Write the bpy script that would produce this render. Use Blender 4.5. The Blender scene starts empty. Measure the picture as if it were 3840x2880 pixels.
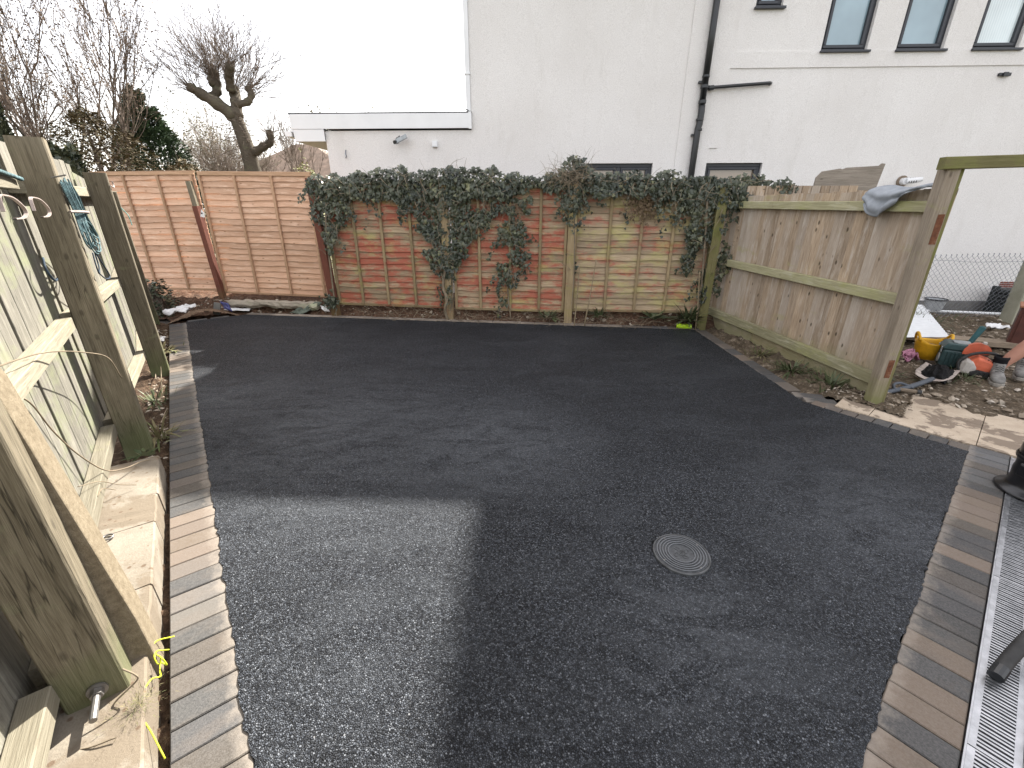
import bpy, math, random
import numpy as np
from mathutils import Vector, Matrix, noise as mnoise

sc = bpy.context.scene
col = sc.collection
R = math.radians
rng = random.Random(11)

# ------------------------------------------------------------------ camera
CAM_H, PITCH = 1.52, 22.4
cam_d = bpy.data.cameras.new("camera")
cam_d.sensor_width = 36.0
cam_d.lens = 15.0
cam_d.clip_start = 0.05
cam_d.clip_end = 2000
cam = bpy.data.objects.new("camera", cam_d)
cam.location = (0, 0, CAM_H)
cam.rotation_euler = (R(90 - PITCH), 0, 0)
col.objects.link(cam)
sc.camera = cam

# ------------------------------------------------------------------ sky, sun, exposure
SUN_AZ, SUN_EL = 23.0, 39.0          # azimuth clockwise from +Y
world = bpy.data.worlds.new("World")
sc.world = world
world.use_nodes = True
wn = world.node_tree
wn.nodes.clear()
wo = wn.nodes.new("ShaderNodeOutputWorld")
bg = wn.nodes.new("ShaderNodeBackground")
sky = wn.nodes.new("ShaderNodeTexSky")
sky.sky_type = 'NISHITA'
sky.sun_disc = False
sky.sun_elevation = R(SUN_EL)
sky.sun_rotation = R(SUN_AZ)
sky.altitude = 0
sky.air_density = 1.0
sky.dust_density = 3.0
sky.ozone_density = 1.5
bg.inputs["Strength"].default_value = 0.105
veil = wn.nodes.new("ShaderNodeMix")            # thin high haze over the whole sky
veil.data_type = 'RGBA'
veil.inputs["Factor"].default_value = 0.55
veil.inputs["B"].default_value = (7.4, 6.95, 6.55, 1)
wn.links.new(sky.outputs[0], veil.inputs["A"])
wn.links.new(veil.outputs["Result"], bg.inputs[0])
wn.links.new(bg.outputs[0], wo.inputs[0])

sun_d = bpy.data.lights.new("sun", 'SUN')
sun_d.energy = 5.0
sun_d.angle = R(0.7)
sun_d.color = (1.0, 0.95, 0.87)
sun = bpy.data.objects.new("sun", sun_d)
sdir = Vector((math.sin(R(SUN_AZ)) * math.cos(R(SUN_EL)), math.cos(R(SUN_AZ)) * math.cos(R(SUN_EL)), math.sin(R(SUN_EL))))
sun.rotation_euler = sdir.to_track_quat('Z', 'Y').to_euler()
sun.location = (3, 6, 12)
col.objects.link(sun)

sc.view_settings.view_transform = 'Standard'
sc.view_settings.look = 'None'
sc.view_settings.exposure = 1.9
sc.view_settings.gamma = 1.0
sc.view_settings.use_curve_mapping = False
sc.render.engine = 'CYCLES'
sc.cycles.use_denoising = True
sc.cycles.max_bounces = 8
sc.cycles.transparent_max_bounces = 12

# ------------------------------------------------------------------ materials
class Sh:
    def __init__(s, name, rough=0.8, spec=0.3, metal=0.0):
        s.m = bpy.data.materials.new(name)
        s.m.use_nodes = True
        s.nt = s.m.node_tree
        s.b = s.nt.nodes["Principled BSDF"]
        s.b.inputs["Roughness"].default_value = rough
        s.b.inputs["Specular IOR Level"].default_value = spec
        s.b.inputs["Metallic"].default_value = metal
    def node(s, t, ins=None, **props):
        n = s.nt.nodes.new("ShaderNode" + t)
        for k, v in props.items():
            setattr(n, k, v)
        for k, v in (ins or {}).items():
            s.put(n.inputs[k], v)
        return n
    def put(s, sock, v):
        if isinstance(v, bpy.types.NodeSocket):
            s.nt.links.new(v, sock)
        elif isinstance(v, (tuple, list)):
            if len(v) == 3 and sock.type == 'RGBA':
                v = (*v, 1)
            sock.default_value = v
        else:
            sock.default_value = v
    def obj(s):
        return s.node("TexCoord").outputs["Object"]
    def pos(s):
        return s.node("NewGeometry").outputs["Position"]
    def island(s):
        return s.node("NewGeometry").outputs["Random Per Island"]
    def rand(s):
        return s.node("ObjectInfo").outputs["Random"]
    def map(s, v, scale=(1, 1, 1), loc=(0, 0, 0)):
        return s.node("Mapping", {"Vector": v, "Scale": scale, "Location": loc}).outputs[0]
    def vadd(s, v, f):
        n = s.node("VectorMath", operation='MULTIPLY_ADD')
        s.put(n.inputs[0], f); n.inputs[1].default_value = (37.1, 53.7, 71.3); s.put(n.inputs[2], v)
        return n.outputs[0]
    def noise(s, v, scale, detail=4, rough=0.55, dist=0.0):
        return s.node("TexNoise", {"Vector": v, "Scale": scale, "Detail": detail, "Roughness": rough, "Distortion": dist}).outputs["Fac"]
    def vor(s, v, scale, feature='F1'):
        return s.node("TexVoronoi", {"Vector": v, "Scale": scale}, feature=feature)
    def ramp(s, f, stops, interp='LINEAR'):
        n = s.node("ValToRGB", {"Fac": f})
        cr = n.color_ramp
        cr.interpolation = interp
        while len(cr.elements) < len(stops):
            cr.elements.new(0.5)
        for e, (p, c) in zip(cr.elements, stops):
            e.position = p
            e.color = (*c, 1) if isinstance(c, (tuple, list)) else (c, c, c, 1)
        return n.outputs["Color"]
    def mix(s, f, a, b, blend='MIX'):
        n = s.node("Mix", data_type='RGBA', blend_type=blend)
        s.put(n.inputs["Factor"], f); s.put(n.inputs["A"], a); s.put(n.inputs["B"], b)
        return n.outputs["Result"]
    def math(s, op, a, b=0.0):
        n = s.node("Math", operation=op)
        s.put(n.inputs[0], a); s.put(n.inputs[1], b)
        return n.outputs[0]
    def sep(s, v):
        return s.node("SeparateXYZ", {"Vector": v}).outputs
    def bump(s, h, strength=0.5, dist=0.01):
        n = s.node("Bump", {"Height": h, "Strength": strength, "Distance": dist})
        s.nt.links.new(n.outputs[0], s.b.inputs["Normal"])
    def color(s, c):
        s.put(s.b.inputs["Base Color"], c)
    def rough(s, c):
        s.put(s.b.inputs["Roughness"], c)

def plain(name, c, rough=0.6, spec=0.4, metal=0.0, var=0.12, scale=14, bump=0.0):
    s = Sh(name, rough, spec, metal)
    v = s.vadd(s.obj(), s.rand())
    n = s.noise(v, scale, 5, 0.6)
    lo = tuple(max(0, x * (1 - var * 1.6)) for x in c)
    hi = tuple(min(1, x * (1 + var * 1.3)) for x in c)
    s.color(s.ramp(n, [(0.25, lo), (0.75, hi)]))
    if bump:
        s.bump(s.noise(v, scale * 6, 4), bump, 0.004)
    return s.m

def wood(name, dark, mid, light, algae=None, algae_amt=0.5, knots=0.7, knot_col=None, paint=None, paint_amt=0.5,
         low_green=None, rough=0.85, pale=None, tint=None, crack=0.0):
    s = Sh(name, rough, 0.25)
    o = s.obj()
    v = s.vadd(o, s.rand())
    st = s.map(v, (1.6, 22, 22))
    g1 = s.noise(st, 3.0, 6, 0.65, 0.6)
    g2 = s.noise(s.map(v, (3, 90, 90)), 2.5, 3, 0.6)
    c = s.ramp(g1, [(0.28, dark), (0.5, mid), (0.72, light)])
    c = s.mix(0.35, c, s.ramp(g2, [(0.3, dark), (0.7, light)]))
    tone = s.ramp(s.rand(), [(0.0, 0.74), (0.5, 1.0), (1.0, 1.16)])
    c = s.mix(1.0, c, tone, 'MULTIPLY')
    if crack:
        ck = s.noise(s.map(v, (0.9, 16, 16)), 1.6, 3, 0.5, 0.4)
        c = s.mix(s.math('MULTIPLY', s.ramp(s.math('ABSOLUTE', s.math('SUBTRACT', ck, 0.5)), [(0.0, 1.0), (0.022, 0.0)]), s.ramp(s.noise(v, 2.5, 2), [(0.45, 0.0), (0.6, crack)])), c, tuple(x * 0.25 for x in dark))
    if tint:
        c = s.mix(s.ramp(s.math('FRACT', s.math('MULTIPLY', s.rand(), 7.3)), [(0.35, 0.0), (0.95, 0.55)]), c, tint)
    blot = s.noise(s.map(v, (1.2, 5, 5)), 2.2, 4, 0.6)
    c = s.mix(s.ramp(blot, [(0.45, 0.0), (0.75, 0.45)]), c, dark)
    if pale:
        c = s.mix(s.ramp(s.noise(s.map(v, (2, 12, 12)), 1.7, 5, 0.7), [(0.52, 0.0), (0.72, 0.75)]), c, pale)
    if knots:
        kv = s.vor(s.map(v, (5.5, 11, 11)), 1.0)
        kd = s.math('ADD', kv.outputs["Distance"], s.math('MULTIPLY', s.noise(v, 60, 2), 0.05))
        c = s.mix(s.ramp(kd, [(0.09, knots), (0.17, 0.0)]), c, knot_col or tuple(x * 0.35 for x in dark))
    if paint:
        pm = s.noise(s.map(s.pos(), (1.1, 1.1, 3.2)), 2.1, 7, 0.72)
        c = s.mix(s.ramp(pm, [(0.60 - 0.25 * paint_amt, 0.0), (0.72 - 0.25 * paint_amt, 0.9)]), c, s.mix(g1, paint, tuple(x * 1.6 for x in paint)))
    if algae:
        am = s.noise(s.map(s.pos(), (1.3, 1.3, 2.6), (5.3, 2.2, 9.1)), 2.0, 6, 0.68)
        c = s.mix(s.ramp(am, [(0.66 - 0.3 * algae_amt, 0.0), (0.84 - 0.3 * algae_amt, 0.85)]), c, s.mix(g2, algae, tuple(x * 1.5 for x in algae)))
    if low_green:
        z = s.math('ADD', s.sep(s.pos())[2], s.math('MULTIPLY', s.noise(s.pos(), 7, 4), 0.35))
        c = s.mix(s.ramp(z, [(0.22, 0.75), (0.5, 0.0)]), c, low_green)
    s.color(c)
    h = s.math('ADD', s.math('MULTIPLY', g2, 0.6), g1)
    s.bump(h, 0.55, 0.006)
    return s.m

M = {}
M['post'] = wood('weathered_post_wood', (0.068, 0.056, 0.037), (0.15, 0.127, 0.088), (0.225, 0.196, 0.142), algae=(0.14, 0.145, 0.085), algae_amt=0.3, knots=0.5, crack=0.8, low_green=(0.10, 0.115, 0.05))
M['paling'] = wood('silvered_paling_wood', (0.072, 0.066, 0.053), (0.16, 0.150, 0.124), (0.235, 0.223, 0.187), algae=(0.135, 0.146, 0.085), algae_amt=0.55, knots=0.45, pale=(0.28, 0.265, 0.222))
M['rail_pale'] = wood('pale_rail_wood', (0.13, 0.113, 0.08), (0.205, 0.186, 0.138), (0.27, 0.247, 0.19), algae=(0.17, 0.172, 0.085), algae_amt=0.3, knots=0.4)
M['board'] = wood('brown_grey_fence_board', (0.19, 0.133, 0.083), (0.37, 0.282, 0.195), (0.51, 0.41, 0.31), algae=(0.25, 0.235, 0.105), algae_amt=0.25, knots=0.9, tint=(0.40, 0.365, 0.325), pale=(0.50, 0.445, 0.385), low_green=(0.19, 0.185, 0.085))
M['rail_green'] = wood('algae_covered_rail', (0.195, 0.18, 0.10), (0.315, 0.295, 0.175), (0.43, 0.40, 0.26), algae=(0.25, 0.25, 0.105), algae_amt=0.55, knots=0.3, pale=(0.5, 0.47, 0.36))
M['post_grey'] = wood('grey_brown_gate_post', (0.18, 0.14, 0.10), (0.32, 0.265, 0.20), (0.43, 0.37, 0.295), algae=(0.2, 0.2, 0.08), algae_amt=0.3, knots=0.6, low_green=(0.16, 0.17, 0.06))
M['post_side'] = wood('green_stained_timber', (0.10, 0.09, 0.035), (0.165, 0.15, 0.065), (0.22, 0.2, 0.1), algae=(0.13, 0.14, 0.04), algae_amt=0.6, knots=0.3)
M['newpanel'] = wood('new_orange_lap_wood', (0.42, 0.24, 0.145), (0.61, 0.385, 0.258), (0.72, 0.49, 0.35), knots=0.75, knot_col=(0.24, 0.12, 0.065), pale=(0.76, 0.56, 0.42), rough=0.75)
M['newbatten'] = wood('new_batten_wood', (0.30, 0.18, 0.10), (0.45, 0.285, 0.18), (0.55, 0.37, 0.245), knots=0.3, rough=0.75)
M['oldpanel'] = wood('old_red_stained_lap_wood', (0.18, 0.13, 0.08), (0.34, 0.255, 0.165), (0.47, 0.37, 0.25), paint=(0.265, 0.075, 0.048), paint_amt=0.66, algae=(0.31, 0.285, 0.115), algae_amt=0.45, knots=0.35)
M['oldpanel_green'] = wood('old_green_lap_wood', (0.20, 0.145, 0.09), (0.36, 0.275, 0.18), (0.49, 0.39, 0.27), paint=(0.28, 0.085, 0.06), paint_amt=0.34, algae=(0.33, 0.30, 0.125), algae_amt=0.6, knots=0.35)
M['oldbatten'] = wood('old_batten_wood', (0.17, 0.125, 0.068), (0.29, 0.22, 0.125), (0.39, 0.30, 0.185), paint=(0.17, 0.045, 0.03), paint_amt=0.1, algae=(0.22, 0.2, 0.06), algae_amt=0.45, knots=0.2)
M['redpost'] = wood('red_painted_post', (0.085, 0.033, 0.023), (0.125, 0.043, 0.029), (0.18, 0.07, 0.045), knots=0.2, low_green=(0.13, 0.10, 0.045))
M['sleeper'] = wood('rotten_timber', (0.13, 0.11, 0.085), (0.27, 0.24, 0.19), (0.40, 0.36, 0.30), algae=(0.28, 0.31, 0.2), algae_amt=0.4, knots=0.4)
M['chip'] = wood('weathered_chipboard', (0.14, 0.12, 0.095), (0.235, 0.205, 0.17), (0.31, 0.275, 0.235), knots=0.5)
M['plank_old'] = wood('dirty_scaffold_plank', (0.13, 0.10, 0.07), (0.24, 0.19, 0.14), (0.33, 0.275, 0.21), knots=0.4)
M['bark'] = wood('tree_bark', (0.05, 0.042, 0.032), (0.10, 0.083, 0.062), (0.155, 0.132, 0.10), algae=(0.11, 0.115, 0.065), algae_amt=0.4, knots=0.0, rough=0.95)
M['cane'] = wood('bamboo_cane', (0.16, 0.12, 0.07), (0.24, 0.19, 0.12), (0.32, 0.26, 0.17), knots=0.0)

def rust_patch():
    s = Sh('rusty_stain', 0.9, 0.2)
    n = s.noise(s.vadd(s.obj(), s.rand()), 26, 6, 0.7)
    s.color(s.ramp(n, [(0.3, (0.075, 0.032, 0.02)), (0.55, (0.15, 0.062, 0.033)), (0.75, (0.24, 0.17, 0.125))]))
    s.bump(n, 0.4, 0.004)
    return s.m
M['rust'] = rust_patch()

def tarmac():
    s = Sh('fresh_black_tarmac', 0.6, 0.28)
    p = s.pos()
    wob = s.node("TexNoise", {"Vector": p, "Scale": 90.0, "Detail": 2.0})
    pw = s.node("VectorMath", operation='MULTIPLY_ADD')
    s.put(pw.inputs[0], wob.outputs["Color"]); pw.inputs[1].default_value = (0.006, 0.006, 0.0); s.put(pw.inputs[2], p)
    pv = pw.outputs[0]
    v = s.vor(pv, 165)
    v2 = s.vor(pv, 165, 'DISTANCE_TO_EDGE')
    vs = s.vor(pv, 360)
    cell = s.sep(v.outputs["Color"])
    base = s.ramp(cell[0], [(0.0, (0.007, 0.0088, 0.0122)), (0.28, (0.015, 0.0186, 0.026)), (0.48, (0.066, 0.076, 0.094)), (0.82, (0.142, 0.159, 0.187)), (1.0, (0.27, 0.29, 0.32))])
    fine = s.ramp(s.sep(vs.outputs["Color"])[1], [(0.0, (0.004, 0.005, 0.0068)), (0.7, (0.016, 0.018, 0.022)), (1.0, (0.12, 0.127, 0.137))])
    c = s.mix(0.3, base, fine)
    c = s.mix(s.ramp(v2.outputs["Distance"], [(0.02, 1.0), (0.12, 0.0)]), c, (0.003, 0.0035, 0.005))
    # rolled, darker and smoother in some places, house shade painted in towards the back, scuffed and dusty in others
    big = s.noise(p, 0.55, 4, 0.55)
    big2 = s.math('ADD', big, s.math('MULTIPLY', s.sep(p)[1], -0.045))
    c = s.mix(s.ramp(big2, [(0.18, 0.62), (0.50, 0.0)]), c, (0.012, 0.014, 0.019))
    dn = s.noise(s.map(p, (1.0, 2.4, 1)), 1.3, 6, 0.66, 0.8)
    dust = s.math('MULTIPLY', s.ramp(dn, [(0.46, 0.0), (0.72, 0.6)]), s.ramp(s.noise(pv, 45, 4, 0.7), [(0.35, 0.15), (0.65, 1.0)]))
    c = s.mix(dust, c, (0.10, 0.11, 0.124))
    # scuffed, dusty places where tools and feet have been
    for (sx, sy, sr, am) in ((-1.35, 2.75, 1.5, 0.62), (0.72, 1.16, 0.6, 0.5), (1.9, 1.75, 0.9, 0.5), (-2.6, 3.4, 0.8, 0.6), (-0.1, 2.6, 0.9, 0.6)):
        dd = s.node("VectorMath", operation='DISTANCE'); s.put(dd.inputs[0], s.map(p, (1, 1, 0))); dd.inputs[1].default_value = (sx, sy, 0)
        dk = s.ramp(s.math('DIVIDE', dd.outputs["Value"], sr), [(0.1, 1.0), (1.0, 0.0)])
        sm_ = s.noise(s.map(p, (2.2, 5.5, 1), (sx, sy, 0)), 1.5, 7, 0.7, 1.2)
        c = s.mix(s.math('MULTIPLY', s.math('MULTIPLY', dk, s.ramp(sm_, [(0.38, 0.0), (0.58, am)])), s.ramp(s.noise(pv, 60, 3, 0.7), [(0.3, 0.3), (0.65, 1.0)])), c, (0.185, 0.20, 0.222))
    sw = s.noise(s.map(p, (7, 26, 1), (3, 1, 0)), 1.1, 5, 0.75, 1.5)
    area = s.ramp(s.noise(p, 0.9, 3), [(0.52, 0.0), (0.66, 1.0)])
    c = s.mix(s.math('MULTIPLY', s.ramp(sw, [(0.66, 0.0), (0.75, 0.55)]), area), c, (0.42, 0.43, 0.42))
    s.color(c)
    s.rough(s.ramp(cell[1], [(0.0, 0.3), (0.35, 0.6), (1.0, 0.9)]))
    h = s.math('ADD', s.ramp(v2.outputs["Distance"], [(0.0, 0.0), (0.3, 1.0)]), s.math('MULTIPLY', cell[2], 0.55))
    s.bump(h, 1.0, 0.009)
    return s.m
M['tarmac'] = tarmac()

def paver():
    s = Sh('block_paver_concrete', 0.8, 0.3)
    o = s.obj(); v = s.vadd(o, s.rand())
    hue = s.node("ObjectInfo").outputs["Color"]
    hue2 = s.ramp(s.rand(), [(0.0, (0.12, 0.096, 0.076)), (0.4, (0.06, 0.06, 0.06)), (0.6, (0.14, 0.112, 0.088)), (0.8, (0.10, 0.085, 0.072))], 'CONSTANT')
    n = s.noise(s.map(v, (0.7, 1.3, 1)), 9, 5, 0.6)
    c = s.mix(s.ramp(n, [(0.46, 0.0), (0.72, 0.38)]), hue, hue2)
    c = s.mix(s.ramp(s.noise(v, 140, 3, 0.7), [(0.35, 0.0), (0.75, 0.22)]), c, (0.28, 0.265, 0.25))
    x = s.math('ADD', s.sep(o)[0], s.math('MULTIPLY', s.math('SUBTRACT', s.noise(v, 22, 6, 0.7), 0.5), 0.16))
    c = s.mix(s.ramp(x, [(0.045, 0.0), (0.10, 0.55)]), c, (0.26, 0.228, 0.192))
    s.color(c)
    c = s.mix(s.ramp(s.noise(s.map(s.pos(), (1, 1, 1)), 6, 6, 0.7), [(0.55, 0.0), (0.72, 0.5)]), c, (0.085, 0.068, 0.052))
    s.color(c)
    s.bump(s.noise(v, 260, 3, 0.7), 0.45, 0.003)
    return s.m
M['paver'] = paver()
M['paver_pale'] = plain('pale_dusty_paver', (0.24, 0.205, 0.17), 0.9, 0.2, var=0.3, scale=9)

def concrete(name, a, b, stain=None, sc_=5, spots=False, bump=0.5, more=0.0):
    s = Sh(name, 0.9, 0.2)
    p = s.pos()
    n = s.noise(p, sc_, 7, 0.65)
    c = s.ramp(n, [(0.3, a), (0.7, b)])
    c = s.mix(s.ramp(s.noise(p, 170, 3, 0.7), [(0.4, 0.0), (0.75, 0.35)]), c, tuple(x * 0.5 for x in a))
    if stain:
        c = s.mix(s.ramp(s.noise(s.map(p, (1, 1, 1), (3, 7, 1)), sc_ * 0.7, 7, 0.62, 0.5), [(0.49 - more, 0.0), (0.54 - more, 0.85)]), c, stain)
    if spots:
        sp = s.vor(p, 22)
        c = s.mix(s.ramp(s.math('ADD', sp.outputs["Distance"], s.math('MULTIPLY', s.noise(p, 5, 3), 0.5)), [(0.36, 0.85), (0.44, 0.0)]), c, (0.11, 0.075, 0.05))
    s.color(c)
    s.bump(s.noise(p, 90, 6, 0.75), bump, 0.006)
    return s.m
M['concrete'] = concrete('pale_footing_concrete', (0.175, 0.152, 0.12), (0.26, 0.23, 0.187), stain=(0.15, 0.122, 0.09), spots=True)
M['spur'] = concrete('buff_aggregate_concrete', (0.14, 0.112, 0.074), (0.24, 0.20, 0.14), sc_=40, bump=0.8)
M['postcon'] = concrete('grey_green_concrete_post', (0.25, 0.245, 0.185), (0.36, 0.35, 0.275), sc_=6)
M['slab'] = concrete('cream_stained_paving_slab', (0.40, 0.325, 0.245), (0.53, 0.445, 0.345), stain=(0.17, 0.132, 0.10), sc_=7.5, more=0.0)
M['plinth'] = concrete('grey_plinth_render', (0.12, 0.12, 0.115), (0.22, 0.215, 0.20), sc_=4)
M['jointing'] = concrete('dark_joint_sand', (0.035, 0.03, 0.027), (0.075, 0.065, 0.055), sc_=30)
M['step'] = concrete('brown_door_step', (0.12, 0.07, 0.05), (0.19, 0.115, 0.085), sc_=12)

def soil(name, a, b, c3, straw=None, sc_=9):
    s = Sh(name, 0.95, 0.15)
    p = s.pos()
    n = s.noise(p, sc_, 8, 0.7, 0.3)
    c = s.ramp(n, [(0.3, a), (0.52, b), (0.74, c3)])
    v = s.vor(s.node("VectorMath", {0: p, 1: (0, 0, 0)}, operation='ADD').outputs[0], 38)
    c = s.mix(s.ramp(v.outputs["Distance"], [(0.2, 0.0), (0.6, 0.45)]), c, tuple(x * 0.3 for x in a))
    if straw:
        c = s.mix(s.ramp(s.noise(s.map(p, (3, 3, 3)), 5, 7, 0.75), [(0.55, 0.0), (0.68, 0.8)]), c, straw)
    s.color(c)
    s.bump(s.math('ADD', n, s.math('MULTIPLY', s.noise(p, 70, 5, 0.7), 0.5)), 0.9, 0.03)
    return s.m
M['soil'] = soil('dark_red_brown_soil', (0.045, 0.03, 0.02), (0.10, 0.065, 0.042), (0.19, 0.125, 0.08), straw=(0.26, 0.20, 0.13))
M['bank'] = soil('crumbly_red_clay', (0.05, 0.031, 0.022), (0.125, 0.072, 0.047), (0.215, 0.135, 0.09), straw=(0.17, 0.14, 0.10), sc_=14)
M['rubble'] = soil('muddy_rubble', (0.07, 0.055, 0.036), (0.15, 0.115, 0.08), (0.27, 0.215, 0.155), straw=(0.40, 0.34, 0.265), sc_=10)
M['field'] = soil('rough_garden_ground', (0.05, 0.05, 0.025), (0.10, 0.095, 0.05), (0.16, 0.14, 0.08))
M['mound'] = soil('dry_brown_spoil', (0.13, 0.085, 0.055), (0.22, 0.15, 0.10), (0.31, 0.22, 0.155), sc_=16)

def stones(name):
    s = Sh(name, 0.9, 0.25)
    r = s.island()
    c = s.ramp(r, [(0.0, (0.11, 0.085, 0.06)), (0.35, (0.21, 0.17, 0.125)), (0.65, (0.32, 0.265, 0.205)), (0.88, (0.45, 0.40, 0.33)), (1.0, (0.55, 0.50, 0.44))])
    c = s.mix(0.4, c, s.ramp(s.noise(s.pos(), 40, 5, 0.7), [(0.3, (0.09, 0.07, 0.05)), (0.7, (0.42, 0.36, 0.29))]))
    s.color(c); s.bump(s.noise(s.pos(), 120, 4), 0.4, 0.004)
    return s.m
M['stones'] = stones('broken_stone')

def render_wall():
    s = Sh('white_pebbledash_render', 0.92, 0.15)
    p = s.pos()
    c = s.ramp(s.noise(p, 0.8, 6, 0.6), [(0.3, (0.735, 0.715, 0.695)), (0.7, (0.80, 0.785, 0.77))])
    st = s.noise(s.map(p, (2.4, 2.4, 0.7)), 1.3, 7, 0.68)
    c = s.mix(s.ramp(st, [(0.55, 0.0), (0.78, 0.34)]), c, (0.54, 0.515, 0.475))
    c = s.mix(s.ramp(s.noise(p, 95, 4, 0.75), [(0.38, 0.42), (0.56, 0.0)]), c, (0.46, 0.44, 0.42))
    s.color(c)
    s.bump(s.noise(p, 110, 5, 0.75), 0.85, 0.012)
    return s.m
M['render'] = render_wall()
M['upvc'] = plain('white_upvc', (0.70, 0.71, 0.72), 0.35, 0.5, var=0.04, scale=3)
M['soffit'] = plain('cream_soffit_board', (0.55, 0.53, 0.48), 0.5, 0.4, var=0.06)
M['anthracite'] = plain('anthracite_window_frame', (0.022, 0.025, 0.033), 0.4, 0.5, var=0.12)
M['blackpipe'] = plain('black_pvc_pipe', (0.012, 0.014, 0.016), 0.35, 0.5, var=0.2, scale=6)
M['felt'] = plain('black_roof_felt', (0.03, 0.03, 0.032), 0.8)
M['tile'] = plain('brown_roof_tile', (0.15, 0.105, 0.078), 0.85, var=0.3, scale=3)

def glass(name, c, rough=0.06, curtain=False):
    s = Sh(name, rough, 0.8)
    p = s.pos()
    col_ = s.ramp(s.noise(p, 1.3, 3), [(0.3, tuple(x * 0.8 for x in c)), (0.7, tuple(min(1, x * 1.15) for x in c))])
    if curtain:
        w = s.node("TexWave", {"Vector": p, "Scale": 9.0, "Distortion": 1.0}, wave_type='BANDS', bands_direction='X')
        col_ = s.mix(s.math('MULTIPLY', w.outputs["Fac"], 0.4), col_, (0.75, 0.8, 0.8))
    s.color(col_)
    s.b.inputs["Coat Weight"].default_value = 0.6
    s.b.inputs["Coat Roughness"].default_value = 0.03
    return s.m
M['glass'] = glass('sky_reflection_blue_glass', (0.235, 0.335, 0.385))  # blue of the reflected sky painted into the pane colour
M['glass_curtain'] = glass('window_glass_over_net_curtain', (0.55, 0.64, 0.66), curtain=True)
M['glass_low'] = glass('lower_window_glass', (0.22, 0.17, 0.13))

def leafy(name, stops, rough=0.45, spec=0.4, trans=0.0):
    s = Sh(name, rough, spec)
    c = s.ramp(s.island(), stops)
    c = s.mix(0.25, c, s.ramp(s.noise(s.pos(), 3.0, 3), [(0.3, tuple(x * 0.6 for x in stops[0][1])), (0.7, stops[-1][1])]))
    s.color(c)
    return s.m
M['ivy'] = leafy('dark_ivy_leaf', [(0.0, (0.018, 0.026, 0.019)), (0.4, (0.031, 0.043, 0.031)), (0.75, (0.052, 0.066, 0.046)), (0.94, (0.095, 0.105, 0.062)), (1.0, (0.16, 0.16, 0.075))], 0.38, 0.45)
M['ivy_dead'] = leafy('brown_dead_ivy', [(0.0, (0.09, 0.06, 0.035)), (0.6, (0.15, 0.105, 0.065)), (1.0, (0.21, 0.16, 0.10))], 0.8, 0.2)
M['stem'] = plain('ivy_stem', (0.21, 0.17, 0.12), 0.85, 0.2, var=0.35, scale=8)
M['twig'] = plain('bare_twig', (0.15, 0.118, 0.095), 0.9, 0.2, var=0.3, scale=4)
M['twig_pale'] = plain('pale_twig', (0.24, 0.20, 0.16), 0.9, 0.2, var=0.3, scale=4)
M['bud'] = leafy('reddish_leaf_bud', [(0.0, (0.10, 0.065, 0.045)), (0.6, (0.17, 0.115, 0.08)), (1.0, (0.24, 0.19, 0.12))], 0.7, 0.2)
M['paleleaf'] = leafy('pale_spring_leaf', [(0.0, (0.14, 0.135, 0.085)), (0.6, (0.24, 0.225, 0.15)), (1.0, (0.34, 0.32, 0.22))], 0.6, 0.2)
M['conifer'] = leafy('dark_conifer_spray', [(0.0, (0.028, 0.048, 0.027)), (0.5, (0.05, 0.082, 0.044)), (1.0, (0.085, 0.125, 0.065))], 0.6, 0.25)
M['brownleaf'] = leafy('brown_hedge_leaf', [(0.0, (0.08, 0.06, 0.034)), (0.5, (0.15, 0.115, 0.066)), (0.85, (0.22, 0.172, 0.108)), (1.0, (0.08, 0.085, 0.04))], 0.7, 0.2)
M['yellowleaf'] = leafy('yellow_green_leaf', [(0.0, (0.13, 0.14, 0.045)), (0.6, (0.24, 0.24, 0.08)), (1.0, (0.34, 0.33, 0.13))], 0.6, 0.25)
M['weed'] = leafy('green_weed_leaf', [(0.0, (0.04, 0.06, 0.025)), (0.6, (0.075, 0.10, 0.042)), (1.0, (0.13, 0.14, 0.075))], 0.5, 0.3)
M['straw'] = leafy('dry_grass_blade', [(0.0, (0.12, 0.10, 0.055)), (0.5, (0.22, 0.18, 0.10)), (1.0, (0.10, 0.13, 0.05))], 0.8, 0.2)

def galv():
    s = Sh('galvanised_steel', 0.38, 0.5, 0.85)
    v = s.obj()
    s.color(s.ramp(s.noise(v, 30, 5, 0.7), [(0.3, (0.24, 0.25, 0.262)), (0.7, (0.44, 0.45, 0.47))]))
    s.rough(s.ramp(s.noise(v, 60, 3), [(0.3, 0.28), (0.7, 0.5)]))
    return s.m
M['galv'] = galv()
M['darkvoid'] = plain('dark_channel_inside', (0.02, 0.02, 0.02), 0.9, 0.1)
def cover_mat():
    s = Sh('worn_dark_cover', 0.55, 0.35)
    z = s.sep(s.pos())[2]
    n = s.noise(s.pos(), 55, 5, 0.7)
    c = s.mix(s.ramp(n, [(0.35, 0.0), (0.7, 0.8)]), (0.034, 0.037, 0.041), (0.085, 0.092, 0.10))
    w = s.ramp(s.math('MULTIPLY', z, 50.0), [(0.80, 0.0), (0.92, 0.75)])
    c = s.mix(w, c, (0.115, 0.122, 0.132))
    s.color(c)
    return s.m
M['cover'] = cover_mat()
M['iron'] = plain('dusty_dark_cover_plastic', (0.062, 0.066, 0.070), 0.5, 0.4, var=0.45, scale=16)
M['steel'] = plain('zinc_bolt_steel', (0.22, 0.21, 0.20), 0.4, 0.5, 0.7)
M['wire'] = plain('grey_fence_wire', (0.20, 0.21, 0.235), 0.5, 0.4, 0.3)
M['strap'] = plain('bent_grey_pink_metal', (0.33, 0.275, 0.25), 0.5, 0.4, 0.2)
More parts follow.
